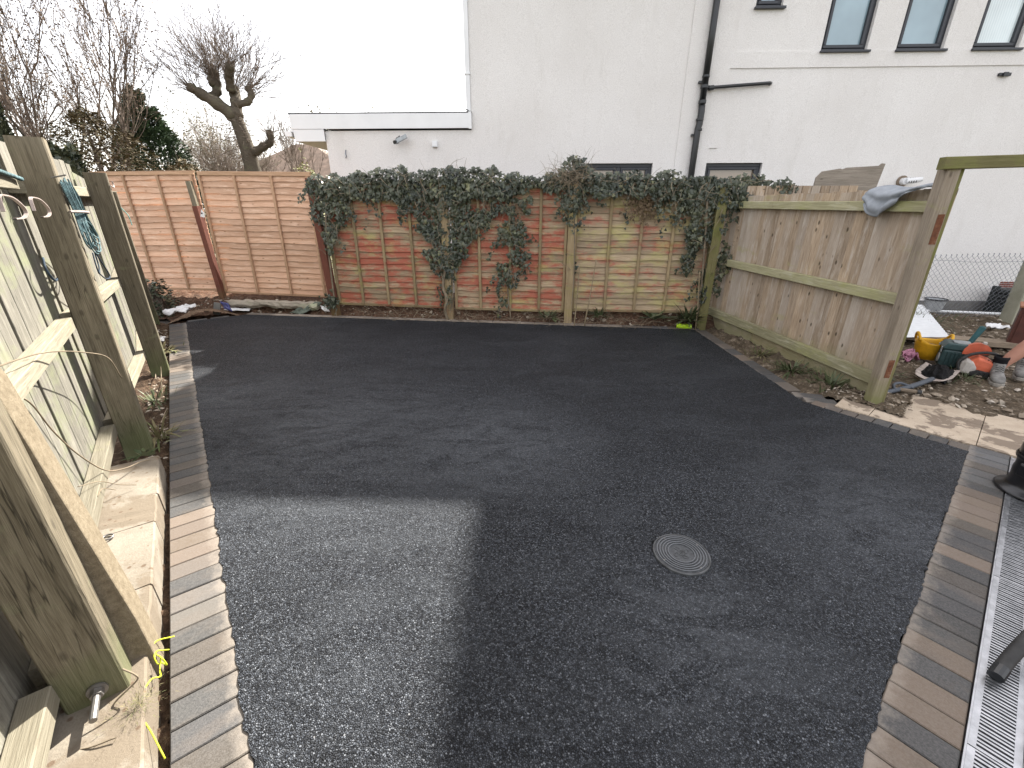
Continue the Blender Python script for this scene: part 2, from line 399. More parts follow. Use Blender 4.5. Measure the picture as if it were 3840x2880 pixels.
M['rope'] = plain('blue_green_rope', (0.075, 0.125, 0.135), 0.8, 0.2, var=0.6, scale=55)
M['rope_dark'] = plain('dark_blue_rope', (0.03, 0.045, 0.065), 0.8, 0.2, var=0.5, scale=55)
M['turq'] = plain('turquoise_string', (0.18, 0.42, 0.40), 0.7, 0.2)
M['lime'] = plain('fluorescent_lime', (0.55, 0.85, 0.02), 0.5, 0.4, var=0.06)
M['limecap'] = plain('lime_can_cap', (0.45, 0.72, 0.05), 0.4, 0.4)
M['limeline'] = plain('yellow_green_line', (0.50, 0.56, 0.03), 0.6, 0.3)
M['whitebag'] = plain('white_plastic_sack', (0.66, 0.66, 0.66), 0.5, 0.4, var=0.1)
M['bluebag'] = plain('blue_plastic', (0.035, 0.04, 0.16), 0.35, 0.5)
M['greentarp'] = plain('torn_grey_green_felt', (0.12, 0.14, 0.115), 0.8, 0.2, var=0.3)
M['paper'] = plain('white_paper_tag', (0.72, 0.71, 0.69), 0.7)
M['cloth'] = plain('blue_grey_cotton', (0.265, 0.285, 0.31), 0.9, 0.15, var=0.12, scale=20)
M['tub'] = plain('yellow_rubber_tub', (0.62, 0.335, 0.012), 0.5, 0.4, var=0.25, scale=9)
M['toolbox'] = plain('dark_teal_toolbox', (0.028, 0.06, 0.062), 0.45, 0.4, var=0.3)
M['toolgrey'] = plain('dusty_grey_plastic', (0.26, 0.28, 0.285), 0.6, 0.3, var=0.2)
M['teal'] = plain('teal_grip_plastic', (0.015, 0.085, 0.095), 0.45, 0.4)
M['orange'] = plain('orange_machine_plastic', (0.52, 0.12, 0.06), 0.5, 0.4, var=0.2, scale=10)
M['machgrey'] = plain('dusty_pale_machine_cover', (0.40, 0.375, 0.345), 0.65, 0.3, var=0.2)
M['rubber'] = plain('black_dusty_rubber', (0.03, 0.03, 0.03), 0.6, 0.3, var=0.4)
M['pinkbag'] = plain('magenta_print_plastic', (0.40, 0.17, 0.25), 0.4, 0.4, var=0.5, scale=40)
M['shovel'] = plain('scratched_steel_blade', (0.40, 0.345, 0.31), 0.6, 0.3, 0.2, var=0.3)
M['bluepaint'] = plain('blue_worn_paint', (0.055, 0.065, 0.08), 0.6)
M['asphalt'] = plain('loose_hot_asphalt', (0.0055, 0.0055, 0.006), 0.8, 0.15, var=0.5, scale=70, bump=1.0)
M['whitesheet'] = plain('white_ribbed_sheet', (0.68, 0.70, 0.71), 0.5, 0.3, var=0.06)
M['clearbucket'] = plain('translucent_grey_bucket', (0.40, 0.42, 0.43), 0.4, 0.4, var=0.15)
M['brownboard'] = plain('red_brown_cabinet', (0.085, 0.03, 0.022), 0.55, 0.4, var=0.2)
M['browntop'] = plain('orange_brown_cabinet_top', (0.27, 0.12, 0.065), 0.6, 0.3)
M['blackcrate'] = plain('black_plastic_crate', (0.016, 0.02, 0.02), 0.55, 0.3, var=0.4)
M['blackvac'] = plain('glossy_black_plastic', (0.010, 0.010, 0.012), 0.28, 0.5, var=0.2)
M['skin'] = plain('sunburnt_skin', (0.42, 0.215, 0.155), 0.6, 0.3, var=0.08)
M['boot'] = plain('dusty_work_boot_leather', (0.20, 0.195, 0.185), 0.85, 0.2, var=0.35, scale=18)
M['sole'] = plain('grey_boot_sole', (0.24, 0.225, 0.20), 0.85, 0.2, var=0.2)
M['sock'] = plain('black_sock', (0.016, 0.016, 0.018), 0.95, 0.1)
M['shorts'] = plain('black_work_shorts', (0.02, 0.021, 0.025), 0.9, 0.1)
M['shirt'] = plain('grey_work_shirt', (0.16, 0.17, 0.18), 0.9, 0.1)
M['hair'] = plain('brown_hair', (0.05, 0.033, 0.022), 0.8)
M['brick'] = plain('red_air_brick', (0.20, 0.065, 0.045), 0.9, var=0.3)
M['card'] = plain('wet_brown_card', (0.20, 0.155, 0.115), 0.9, var=0.25)

# ------------------------------------------------------------------ mesh helpers
class MB:
    """collects vertices and faces of ONE mesh"""
    def __init__(s):
        s.v = []; s.f = []
    def add(s, vs, fs):
        k = len(s.v)
        s.v.extend([tuple(p) for p in vs]); s.f.extend([tuple(i + k for i in f) for f in fs])
        return s
    def box(s, c, d, mtx=None):
        hx, hy, hz = d[0] / 2, d[1] / 2, d[2] / 2
        p = [Vector((c[0] + x * hx, c[1] + y * hy, c[2] + z * hz)) for x in (-1, 1) for y in (-1, 1) for z in (-1, 1)]
        if mtx is not None:
            p = [mtx @ q for q in p]
        return s.add(p, [(0, 1, 3, 2), (4, 6, 7, 5), (0, 4, 5, 1), (2, 3, 7, 6), (0, 2, 6, 4), (1, 5, 7, 3)])
    def tube(s, pts, rad, n=6, cap=True):
        pts = [Vector(p) for p in pts]
        if not isinstance(rad, (list, tuple)):
            rad = [rad] * len(pts)
        k0 = len(s.v)
        side = None
        for i, p in enumerate(pts):
            t = (pts[min(i + 1, len(pts) - 1)] - pts[max(i - 1, 0)])
            t = t.normalized() if t.length > 1e-9 else Vector((0, 0, 1))
            if side is None:
                side = t.orthogonal().normalized()
            side = (side - t * side.dot(t))
            side = side.normalized() if side.length > 1e-6 else t.orthogonal().normalized()
            b = t.cross(side)
            for j in range(n):
                a = 2 * math.pi * j / n
                s.v.append(tuple(p + (side * math.cos(a) + b * math.sin(a)) * rad[i]))
        for i in range(len(pts) - 1):
            for j in range(n):
                a = k0 + i * n + j; b2 = k0 + i * n + (j + 1) % n
                s.f.append((a, b2, b2 + n, a + n))
        if cap:
            s.f.append(tuple(k0 + j for j in reversed(range(n))))
            s.f.append(tuple(k0 + (len(pts) - 1) * n + j for j in range(n)))
        return s
    def lathe(s, prof, c=(0, 0, 0), n=28, capb=True, capt=True):
        k0 = len(s.v)
        for r, z in prof:
            for j in range(n):
                a = 2 * math.pi * j / n
                s.v.append((c[0] + r * math.cos(a), c[1] + r * math.sin(a), c[2] + z))
        for i in range(len(prof) - 1):
            for j in range(n):
                a = k0 + i * n + j; b = k0 + i * n + (j + 1) % n
                s.f.append((a, b, b + n, a + n))
        if capb: s.f.append(tuple(k0 + j for j in reversed(range(n))))
        if capt: s.f.append(tuple(k0 + (len(prof) - 1) * n + j for j in range(n)))
        return s
    def prism(s, poly, z0, z1):
        n = len(poly)
        return s.add([(x, y, z0) for x, y in poly] + [(x, y, z1) for x, y in poly],
                     [tuple(reversed(range(n))), tuple(range(n, 2 * n))] + [(i, (i + 1) % n, n + (i + 1) % n, n + i) for i in range(n)])
    def xf(s, mtx):
        s.v = [tuple(mtx @ Vector(p)) for p in s.v]
        return s
    def mesh(s, name, smooth=False):
        me = bpy.data.meshes.new(name)
        me.from_pydata(s.v, [], s.f)
        me.validate()
        if smooth:
            me.polygons.foreach_set("use_smooth", [True] * len(me.polygons))
        me.update()
        return me

def world_of(o):
    m = Matrix.LocRotScale(o.location, o.rotation_euler, o.scale)
    return world_of(o.parent) @ m if o.parent else m

def link(name, me, mat, parent=None, mtx=None):
    """link a mesh (local coordinates) placed by a world matrix, under its parent"""
    o = bpy.data.objects.new(name, me)
    col.objects.link(o)
    if mat is not None and len(me.materials) == 0:
        me.materials.append(mat)
    mtx = mtx if mtx is not None else Matrix()
    if parent:
        o.parent = parent
        mtx = world_of(parent).inverted() @ mtx
    l, q, sc_ = mtx.decompose()
    o.location = l; o.rotation_euler = q.to_euler(); o.scale = sc_
    return o

def mk(name, mb, mat, parent=None, origin=None, smooth=False, bevel=0):
    """link an MB whose vertices are in world coordinates; the object's origin goes to its base"""
    a = np.array(mb.v)
    if origin is None:
        origin = ((a[:, 0].min() + a[:, 0].max()) / 2, (a[:, 1].min() + a[:, 1].max()) / 2, a[:, 2].min())
    a = a - np.array(origin)
    mb.v = [tuple(float(c) for c in p) for p in a]
    o = link(name, mb.mesh(name, smooth), mat, parent, Matrix.Translation(origin))
    if bevel:
        b = o.modifiers.new("bevel", 'BEVEL'); b.width = bevel; b.segments = 2; b.limit_method = 'ANGLE'; b.angle_limit = R(35)
    return o

def tag(o, label=None, cat=None, group=None, kind=None):
    if label: o["label"] = label
    if cat: o["category"] = cat
    if group: o["group"] = group
    if kind: o["kind"] = kind
    return o

def thing(name, label, cat, loc=(0, 0, 0), rz=0.0, group=None, kind=None):
    o = bpy.data.objects.new(name, None)
    o.empty_display_size = 0.1
    o.location = loc; o.rotation_euler = (0, 0, rz)
    col.objects.link(o)
    return tag(o, label, cat, group, kind)

_beams = {}
def beam_mesh(L, w, t, ch):
    key = (round(L, 4), round(w, 4), round(t, 4), ch)
    if key not in _beams:
        y, z, c = w / 2, t / 2, ch
        sec = [(-y + c, -z), (y - c, -z), (y, -z + c), (y, z - c), (y - c, z), (-y + c, z), (-y, z - c), (-y, -z + c)]
        v = [(x, a, b) for x in (-L / 2, L / 2) for a, b in sec]
        f = [(i, (i + 1) % 8, 8 + (i + 1) % 8, 8 + i) for i in range(8)] + [tuple(reversed(range(8))), tuple(range(8, 16))]
        _beams[key] = (v, f, {})
    return _beams[key]

def beam(name, A, B, w, t, up, mat, parent=None, ch=0.004):
    """a squared timber from A to B: w across, t along the direction up; local X runs along the grain"""
    A, B = Vector(A), Vector(B)
    L = (B - A).length
    x = (B - A).normalized()
    z = Vector(up); z = (z - x * z.dot(x)).normalized()
    y = z.cross(x)
    v, f, cache = beam_mesh(L, w, t, min(ch, t * 0.3, w * 0.3))
    if mat.name not in cache:
        mb = MB(); mb.add(v, f); me = mb.mesh(name); me.materials.append(mat); cache[mat.name] = me
    mtx = Matrix(((x.x, y.x, z.x, 0), (x.y, y.y, z.y, 0), (x.z, y.z, z.z, 0), (0, 0, 0, 1)))
    mtx.translation = (A + B) / 2
    return link(name, cache[mat.name], mat, parent, mtx)

def frame(o, xd):
    """matrix of a wall-like frame: X along xd (ground), Z up, Y = away"""
    x = Vector((xd[0], xd[1], 0)).normalized(); z = Vector((0, 0, 1)); y = z.cross(x)
    m = Matrix(((x.x, y.x, z.x, 0), (x.y, y.y, z.y, 0), (x.z, y.z, z.z, 0), (0, 0, 0, 1)))
    m.translation = Vector(o)
    return m

def pt(fr, x, y, z):
    return fr @ Vector((x, y, z))

def smoothpath(pts, n=6):
    """Catmull-Rom through pts"""
    P = [Vector(p) for p in pts]
    P = [P[0] * 2 - P[1]] + P + [P[-1] * 2 - P[-2]]
    out = []
    for i in range(1, len(P) - 2):
        for k in range(n):
            t = k / n
            a, b, c, d = P[i - 1], P[i], P[i + 1], P[i + 2]
            out.append(0.5 * ((2 * b) + (c - a) * t + (2 * a - 5 * b + 4 * c - d) * t * t + (3 * b - a - 3 * c + d) * t ** 3))
    out.append(P[-2])
    return out

def inpoly(x, y, poly):
    r = False
    n = len(poly)
    for i in range(n):
        x1, y1 = poly[i]; x2, y2 = poly[i - 1]
        if (y1 > y) != (y2 > y) and x < (x2 - x1) * (y - y1) / (y2 - y1) + x1:
            r = not r
    return r

def fbm(x, y, z=0.0):
    return mnoise.fractal(Vector((x, y, z)), 1.0, 2.1, 4)

def terrain(name, poly, step, zf, mat, kind='structure', skirt=0.0):
    xs = [p[0] for p in poly]; ys = [p[1] for p in poly]
    nx = int((max(xs) - min(xs)) / step) + 2; ny = int((max(ys) - min(ys)) / step) + 2
    idx = {}; mb = MB()
    def vid(i, j):
        if (i, j) not in idx:
            x = min(xs) + i * step; y = min(ys) + j * step
            idx[(i, j)] = len(mb.v); mb.v.append((x, y, zf(x, y)))
        return idx[(i, j)]
    for i in range(nx):
        for j in range(ny):
            x = min(xs) + (i + .5) * step; y = min(ys) + (j + .5) * step
            if inpoly(x, y, poly):
                mb.f.append((vid(i, j), vid(i + 1, j), vid(i + 1, j + 1), vid(i, j + 1)))
    o = mk(name, mb, mat, smooth=True)
    return tag(o, kind=kind)

def scatter(mb, spots, template, tf, rots, sizes):
    """add one transformed copy of a leaf/stone template per spot"""
    T = np.array(template)
    for p, q, s_ in zip(spots, rots, sizes):
        Rm = np.array(q.to_3x3() if isinstance(q, Matrix) else q.to_matrix())
        V = (T * s_) @ Rm.T + np.array(p)
        mb.add(V.tolist(), tf)

def euler_q(a, b, c):
    return Matrix.Rotation(c, 3, 'Z') @ Matrix.Rotation(b, 3, 'Y') @ Matrix.Rotation(a, 3, 'X')

# leaf in local XY plane, tip to -Y, face to +Z
IVY_V = [(0, 0.25, 0), (0, -0.15, 0.05), (0.30, 0.38, -0.02), (0.60, 0.10, -0.06), (0.30, -0.08, 0.0), (0.33, -0.32, -0.05), (0.0, -0.75, -0.10),
         (-0.33, -0.32, -0.05), (-0.30, -0.08, 0.0), (-0.60, 0.10, -0.06), (-0.30, 0.38, -0.02)]
IVY_F = [(1, 0, 10), (1, 10, 9), (1, 9, 8), (1, 8, 7), (1, 7, 6), (1, 6, 5), (1, 5, 4), (1, 4, 3), (1, 3, 2), (1, 2, 0)]
LEAF_V = [(0, 0, 0), (0.28, -0.35, -0.03), (0.2, -0.75, -0.05), (0, -1, -0.1), (-0.2, -0.75, -0.05), (-0.28, -0.35, -0.03)]
LEAF_F = [(0, 5, 4, 3), (0, 3, 2, 1)]
BLADE_V = [(-0.06, 0, 0), (0.06, 0, 0), (0.04, 0.1, 0.55), (-0.04, 0.1, 0.55), (0, 0.35, 1.0)]
BLADE_F = [(0, 1, 2, 3), (3, 2, 4)]

# ------------------------------------------------------------------ site frames (ground plan, metres)
KO = Vector((-1.007, 0.729, 0)); KU = Vector((-0.5966, 0.8026, 0)); KN = Vector((0.8026, 0.5966, 0))     # left edging: outer line, along, towards the yard
FO = Vector((-1.18, 0.83, 0)); FU = Vector((-0.6, 0.8, 0)); FN = Vector((0.8, 0.6, 0))                    # left fence: face of the posts
def F(s, t, z):
    return FO + FU * s + FN * t + Vector((0, 0, z))
def K(s, t, z):
    return KO + KU * s + KN * t + Vector((0, 0, z))
RA = Vector((3.076, 2.491, 0)); RP = Vector((0.76, 0.65, 0)); RQ = Vector((-0.65, 0.76, 0))                # right edging: corner, along, towards the yard
def Rr(p, q, z):
    return RA + RP * p + RQ * q + Vector((0, 0, z))
BL, BR = Vector((-4.11, 6.487, 0)), Vector((2.456, 5.596, 0))                                            # back edge of the tarmac

# ------------------------------------------------------------------ ground
far = MB(); far.add([(-400, -200, -0.32), (400, -200, -0.32), (400, 700, -0.32), (-400, 700, -0.32)], [(0, 1, 2, 3)])
tag(mk('ground', far, M['field'], origin=(0, 0, -0.32)), kind='structure')
base = MB(); base.add([(-7.5, -3, -0.075), (3.35, -3, -0.075), (4.4, 1.9, -0.075), (3.0, 3.4, -0.075), (2.9, 6.4, -0.075), (-7.5, 7.4, -0.075)], [(0, 1, 2, 3, 4, 5)])
tag(mk('joint_sand_bed', base, M['jointing']), kind='structure')

def jit(A, B, amt, step=0.022, seed=0):
    r2 = random.Random(seed)
    A, B = Vector(A), Vector(B)
    n = max(2, int((B - A).length / step))
    nrm = Vector((-(B - A).y, (B - A).x, 0)).normalized()
    o = []
    for i in range(n):
        p = A.lerp(B, i / n)
        o.append(p + nrm * (r2.uniform(-amt, amt) + amt * 1.2 * mnoise.noise(p * 5)))
    return o
TL0, TL1 = K(-0.9, 0.198, 0), K(6.45, 0.198, 0)
loop = jit(TL0, TL1, 0.007, seed=1) + jit(TL1, BL, 0.01, seed=2) + jit(BL, BR, 0.008, seed=3) + jit(BR, (2.47, 3.27, 0), 0.006, seed=4)
loop += jit((2.47, 3.27, 0), RA, 0.006, seed=5) + jit(RA, Rr(-3.3, 0, 0), 0.007, seed=6) + [Rr(-3.3, 0, 0), Vector((0.25, 0.0, 0)), Vector((-0.1, -0.1, 0))]
tb = MB()
n = len(loop)
tb.add([(p.x, p.y, 0.005) for p in loop] + [(p.x, p.y, -0.06) for p in loop], [tuple(reversed(range(n)))] + [(i, (i + 1) % n, n + (i + 1) % n, n + i) for i in range(n)])
tar = mk('tarmac_surface', tb, M['tarmac'], origin=(0, 0, 0))
tag(tar, kind='structure')

# ------------------------------------------------------------------ block paving edging
edging = thing('block_paving', None, None, (0, 0, 0), kind='structure')
_pv = {}
rhue = random.Random(15)
HUE = {'d': (0.046, 0.046, 0.046), 'b': (0.066, 0.057, 0.048), 'm': (0.095, 0.08, 0.066), 't': (0.128, 0.099, 0.075), 'g': (0.085, 0.086, 0.087), 'p': (0.098, 0.09, 0.08)}
LEFT_ROW = dict(zip(range(-2, 20), 'bbddbbdppdmttttddbmdbd'))
for _i in range(38, 46): LEFT_ROW[_i] = 'tmbt'[_i % 4]
RIGHT_ROW = 'gggbggdttttbddtdbddddtdttdttdbd'
def paver_block(c, xdir, L, W, zt=0.0, tilt=0.0, mat='paver', hue=None):
    """one block: local X = length, towards the tarmac"""
    key = (round(L, 3), round(W, 3), mat)
    if key not in _pv:
        mb = MB(); h, b = 0.06, 0.0035
        x, y = L / 2, W / 2
        vs = [(-x, -y, -h), (x, -y, -h), (x, y, -h), (-x, y, -h), (-x, -y, -b), (x, -y, -b), (x, y, -b), (-x, y, -b),
              (-x + b, -y + b, 0), (x - b, -y + b, 0), (x - b, y - b, 0), (-x + b, y - b, 0)]
        mb.add(vs, [(0, 4, 5, 1), (1, 5, 6, 2), (2, 6, 7, 3), (3, 7, 4, 0), (4, 8, 9, 5), (5, 9, 10, 6), (6, 10, 11, 7), (7, 11, 8, 4), (8, 11, 10, 9)])
        me = mb.mesh('paver'); me.materials.append(M[mat]); _pv[key] = me
    x = Vector(xdir).normalized(); z = Vector((0, 0, 1)); y = z.cross(x)
    m = Matrix(((x.x, y.x, 0, 0), (x.y, y.y, 0, 0), (0, 0, 1, 0), (0, 0, 0, 1)))
    m = m @ Matrix.Rotation(tilt, 4, 'X')
    m.translation = Vector((c[0], c[1], zt))
    o = link('paver', _pv[key], M['paver'], edging, m)
    b = HUE[hue or rhue.choice('ddddbbbmmtg')]
    k = rhue.uniform(0.86, 1.16)
    o.color = (b[0] * k, b[1] * k, b[2] * k * rhue.uniform(.97, 1.03), 1)
    return o
r3 = random.Random(5)
for i in range(-8, 62):                                    # left edging, soldier course
    sK = 0.012 + i * 0.1035
    paver_block(K(sK + 0.05, 0.101, 0), KN, 0.2 , 0.1, r3.uniform(-0.0015, 0.0015), r3.uniform(-.012, .012), hue=LEFT_ROW.get(i, 'dddbdmdb'[(i * 5) % 8]))
for i in range(0, 34):                                     # right edging along the drain
    pP = 0.115 - i * 0.1035
    paver_block(Rr(pP, -0.096, 0), RQ, 0.192, 0.1, r3.uniform(-0.0015, 0.0015), r3.uniform(-.012, .012), hue=RIGHT_ROW[i % len(RIGHT_ROW)])
bd = (BR - BL).normalized(); bn = Vector((-bd.y, bd.x, 0))
nb = int((BR - BL).length / 0.203)
for i in range(nb + 1):                                    # back edging, stretcher course
    c = BL + bd * (0.1 + i * 0.203) + bn * 0.062
    o = paver_block(c, -bn, 0.105, 0.2, 0.009 + r3.uniform(-.002, .003), 0.0, 'paver' if i > 27 or i < 2 else 'paver_pale')
for i in range(10):                                        # beside the closeboard fence
    y = 5.58 - i * 0.205
    paver_block((2.535, y - 0.1, 0), (-1, 0, 0), 0.135, 0.2, r3.uniform(-.002, .003))
for i in range(3):
    paver_block((2.60 + 0.035 * i, 3.42 - i * 0.103, 0), (-0.96, 0.28, 0), 0.24, 0.1, r3.uniform(-.001, .003))
qd = (Vector((2.47, 3.27, 0)) - RA); qL = qd.length; qd.normalize(); qn = Vector((qd.y, -qd.x, 0))
for i in range(9):                                         # towards the slabs
    c = RA + qd * (0.052 + i * 0.106) + qn * 0.062
    paver_block(c, -qn, 0.13, 0.1, r3.uniform(-.001, .002))
cd = (BL - TL1).normalized(); cn = Vector((-cd.y, cd.x, 0))
paver_block(TL1 + cd * 0.14 + cn * 0.055, -cn, 0.12, 0.24, 0.0)
paver_block(TL1 + cd * 0.42 + cn * 0.055, -cn, 0.12, 0.24, 0.0)

# ------------------------------------------------------------------ slab patio, door step
patio = thing('patio', None, None, (3.4, 3.0, 0), kind='structure')
def slab(p0, p1, q0, q1, z=0.004):
    mb = MB(); g = 0.004
    g = 0.0022
    c = [Rr(p0 + g, q0 + g, 0), Rr(p1 - g, q0 + g, 0), Rr(p1 - g, q1 - g, 0), Rr(p0 + g, q1 - g, 0)]
    mb.prism([(v.x, v.y) for v in c], -0.05, z)
    mk('paving_slab', mb, M['slab'], patio)
for (p0, p1) in ((0.145, 0.60), (0.60, 0.96)):
    for (q0, q1, dz) in ((-0.65, -0.03, 0.006), (-0.03, 0.57, 0.004), (0.57, 0.80, 0.010)):
        if q1 > 0.7 and p0 > 0.5: continue
        slab(p0, p1, q0, q1, dz)
for (p0, p1) in ((0.145, 0.60), (0.60, 0.96)):
    slab(p0, p1, -1.25, -0.65)
st = MB(); c = [Rr(-4.2, -0.322, 0), Rr(0.14, -0.322, 0), Rr(0.14, -0.9, 0), Rr(-4.2, -0.9, 0)]
st.prism([(v.x, v.y) for v in reversed(c)], -0.1, 0.02)
tag(mk('doorstep', st, M['step']), kind='structure')

# ------------------------------------------------------------------ soil and banks
lp = [K(-1.3, -0.001, 0), K(6.7, -0.001, 0), K(6.9, -0.75, 0), K(-1.3, -0.75, 0)]
def z_left(x, y):
    d = Vector((x, y, 0)) - KO
    t = d.dot(KN); s_ = d.dot(KU)
    z = -0.045 + 0.035 * fbm(x * 9, y * 9) + 0.012 * fbm(x * 40, y * 40)
    if s_ > 4.2: z += 0.05 * min(1, (s_ - 4.2)) * min(1, max(0, -t) * 4)
    return min(z, -0.012) if t > -0.04 else z
terrain('soil_strip', [(p.x, p.y) for p in lp], 0.022, z_left, M['soil'])
def z_bank(x, y):
    yb = BL.y + (x - BL.x) * bd.y / bd.x + 0.11      # outer line of the back edging
    d = y - yb
    z = -0.03 + min(0.21, max(0, d - 0.03) * 1.15) if x > -3 else -0.03 + min(0.16, max(0, d - 0.02) * 0.5)
    return z + 0.055 * fbm(x * 7, y * 7, 3) * min(1, max(0.1, d * 5)) + 0.018 * fbm(x * 30, y * 30)
terrain('soil_bank', [(-7.2, 6.3), (-5.2, 6.35), (-4.88, 6.0), (-4.62, 6.28), (-4.15, 6.6), (2.4, 5.705), (2.9, 5.66), (2.9, 6.9), (-7.2, 8.2)], 0.035, z_bank, M['bank'])
def z_rs(x, y):
    return -0.03 + 0.05 * max(0, min(1, (x - 2.62) * 4)) + 0.035 * fbm(x * 10, y * 10) + 0.012 * fbm(x * 42, y * 42)
terrain('fence_side_soil', [(2.6, 5.72), (2.6, 3.5), (2.86, 3.32), (3.05, 2.98), (3.6, 3.5), (3.1, 3.7), (2.9, 5.75)], 0.022, z_rs, M['rubble'])
def z_rub(x, y):
    far_ = max(0, min(1, (y - 4.4) / 2.5))
    return -0.02 - 0.06 * far_ + (0.05 + 0.05 * far_) * fbm(x * 2.3, y * 2.3) + 0.022 * fbm(x * 13, y * 13) - 0.16 * max(0, min(1, (y - 6.6) / 0.8))
terrain('muddy_yard', [(3.1, 3.42), (3.36, 3.40), (4.6, 2.0), (5.2, 1.6), (12, 1.6), (12, 8.3), (2.7, 8.3), (2.95, 5.0)], 0.06, z_rub, M['rubble'])

STONE_V = [(0, 0, 0.5), (0.55, 0.1, 0.15), (0.1, 0.5, 0.2), (-0.5, 0.2, 0.1), (-0.25, -0.5, 0.2), (0.35, -0.45, 0.1), (0.2, 0.1, -0.3), (-0.2, -0.1, -0.3)]
STONE_F = [(0, 1, 2), (0, 2, 3), (0, 3, 4), (0, 4, 5), (0, 5, 1), (1, 6, 2), (2, 6, 7, 3), (3, 7, 4), (4, 7, 6, 5), (5, 6, 1)]
def stone_field(name, n, gen, zf, smin, smax, seed):
    r = random.Random(seed); mb = MB(); sp = []; ro = []; si = []
    for _ in range(n):
        x, y = gen(r)
        s_ = smin + (smax - smin) * r.random() ** 2.5
        sp.append((x, y, zf(x, y) + s_ * 0.12)); ro.append(euler_q(r.uniform(-.5, .5), r.uniform(-.5, .5), r.uniform(0, 6.3)))
        si.append(np.array((s_ * r.uniform(.7, 1.3), s_ * r.uniform(.6, 1.1), s_ * r.uniform(.45, .9))))
    scatter(mb, sp, STONE_V, STONE_F, ro, si)
    return tag(mk(name, mb, M['stones']), kind='stuff')
def g_yard(r):
    while True:
        x, y = r.uniform(3.2, 9.5), 2.7 + 4.4 * r.random() ** 1.5
        if inpoly(x, y, [(3.25, 3.45), (3.42, 3.36), (4.02, 2.78), (5.2, 2.2), (9.5, 2.2), (9.5, 7), (3.5, 7)]): return x, y
stone_field('rubble_stones', 3600, g_yard, z_rub, 0.012, 0.075, 3)
def g_left(r):
    p = K(r.uniform(1.9, 6.2), -r.uniform(0.015, 0.16), 0); return p.x, p.y
stone_field('strip_pebbles', 330, g_left, z_left, 0.008, 0.05, 4)
def g_bank(r):
    x = r.uniform(-5.2, 2.6); yb = BL.y + (x - BL.x) * bd.y / bd.x + 0.13
    return x, yb + r.uniform(0, 0.35)
stone_field('bank_clods', 700, g_bank, z_bank, 0.012, 0.07, 6)
def g_post(r):
    while True:
        x, y = r.uniform(2.62, 3.4), r.uniform(3.0, 3.6)
        if inpoly(x, y, [(2.66, 3.5), (2.9, 3.25), (3.1, 3.0), (3.45, 3.3), (3.1, 3.6)]): return x, y
stone_field('white_chippings', 260, g_post, z_rs, 0.008, 0.035, 8)
md = terrain('spoil_mound', [(-5.15, 6.02), (-4.75, 6.12), (-4.2, 6.6), (-4.3, 6.75), (-5.0, 6.5)], 0.03,
             lambda x, y: -0.075 + 0.185 * max(0, 1 - ((x + 4.65) / 0.45) ** 2) * max(0, 1 - ((y - 6.36) / 0.42) ** 2) + 0.012 * fbm(x * 20, y * 20), M['mound'])

# ------------------------------------------------------------------ the white house
H0 = (0, 8.0, 0)
HF = frame(H0, (1, -0.04))                    # local x along the wall, y away from the yard, z up
house = thing('white_house', "white pebbledashed house with anthracite windows rising behind the ivy covered fence", 'house', (0, 8.0, -0.3))

def wall_mesh(x0, x1, z0, z1, holes, depth, back):
    """front wall with recessed openings, closed at the sides, top and back"""
    mb = MB()
    xs = sorted({x0, x1, *[h[0] for h in holes], *[h[1] for h in holes]})
    zs = sorted({z0, z1, *[h[2] for h in holes], *[h[3] for h in holes]})
    def inh(x, z): return any(h[0] < x < h[1] and h[2] < z < h[3] for h in holes)
    for i in range(len(xs) - 1):
        for j in range(len(zs) - 1):
            if not inh((xs[i] + xs[i + 1]) / 2, (zs[j] + zs[j + 1]) / 2):
                a, b, c, d = xs[i], xs[i + 1], zs[j], zs[j + 1]
                mb.add([pt(HF, a, 0, c), pt(HF, b, 0, c), pt(HF, b, 0, d), pt(HF, a, 0, d)], [(0, 1, 2, 3)])
    for a, b, c, d in holes:
        q = [(a, c), (b, c), (b, d), (a, d)]
        for k in range(4):
            (xa, za), (xb, zb) = q[k], q[(k + 1) % 4]
            mb.add([pt(HF, xa, 0, za), pt(HF, xb, 0, zb), pt(HF, xb, depth, zb), pt(HF, xa, depth, za)], [(3, 2, 1, 0)])
        mb.add([pt(HF, a, depth, c), pt(HF, b, depth, c), pt(HF, b, depth, d), pt(HF, a, depth, d)], [(0, 1, 2, 3)])
    P = lambda x, y, z: pt(HF, x, y, z)
    mb.add([P(x0, 0, z0), P(x0, 0, z1), P(x0, back, z1), P(x0, back, z0)], [(0, 1, 2, 3)])
    mb.add([P(x1, 0, z0), P(x1, 0, z1), P(x1, back, z1), P(x1, back, z0)], [(3, 2, 1, 0)])
    mb.add([P(x0, back, z0), P(x1, back, z0), P(x1, back, z1), P(x0, back, z1)], [(3, 2, 1, 0)])
    mb.add([P(x0, 0, z1), P(x1, 0, z1), P(x1, back, z1), P(x0, back, z1)], [(0, 1, 2, 3)])
    return mb
WIN_LOW = [(1.235, 2.33, 1.15, 2.207), (3.2, 4.107, 1.15, 2.207)]
WIN_UP = [(3.56, 3.945, 4.235, 5.0), (4.63, 5.30, 3.70, 5.0), (5.72, 6.40, 3.70, 5.0), (6.81, 7.47, 3.70, 5.0)]
mk('wall', wall_mesh(-0.66, 13.0, -0.3, 5.02, WIN_LOW + WIN_UP, 0.14, 7.0), M['render'], house)
ext = MB()
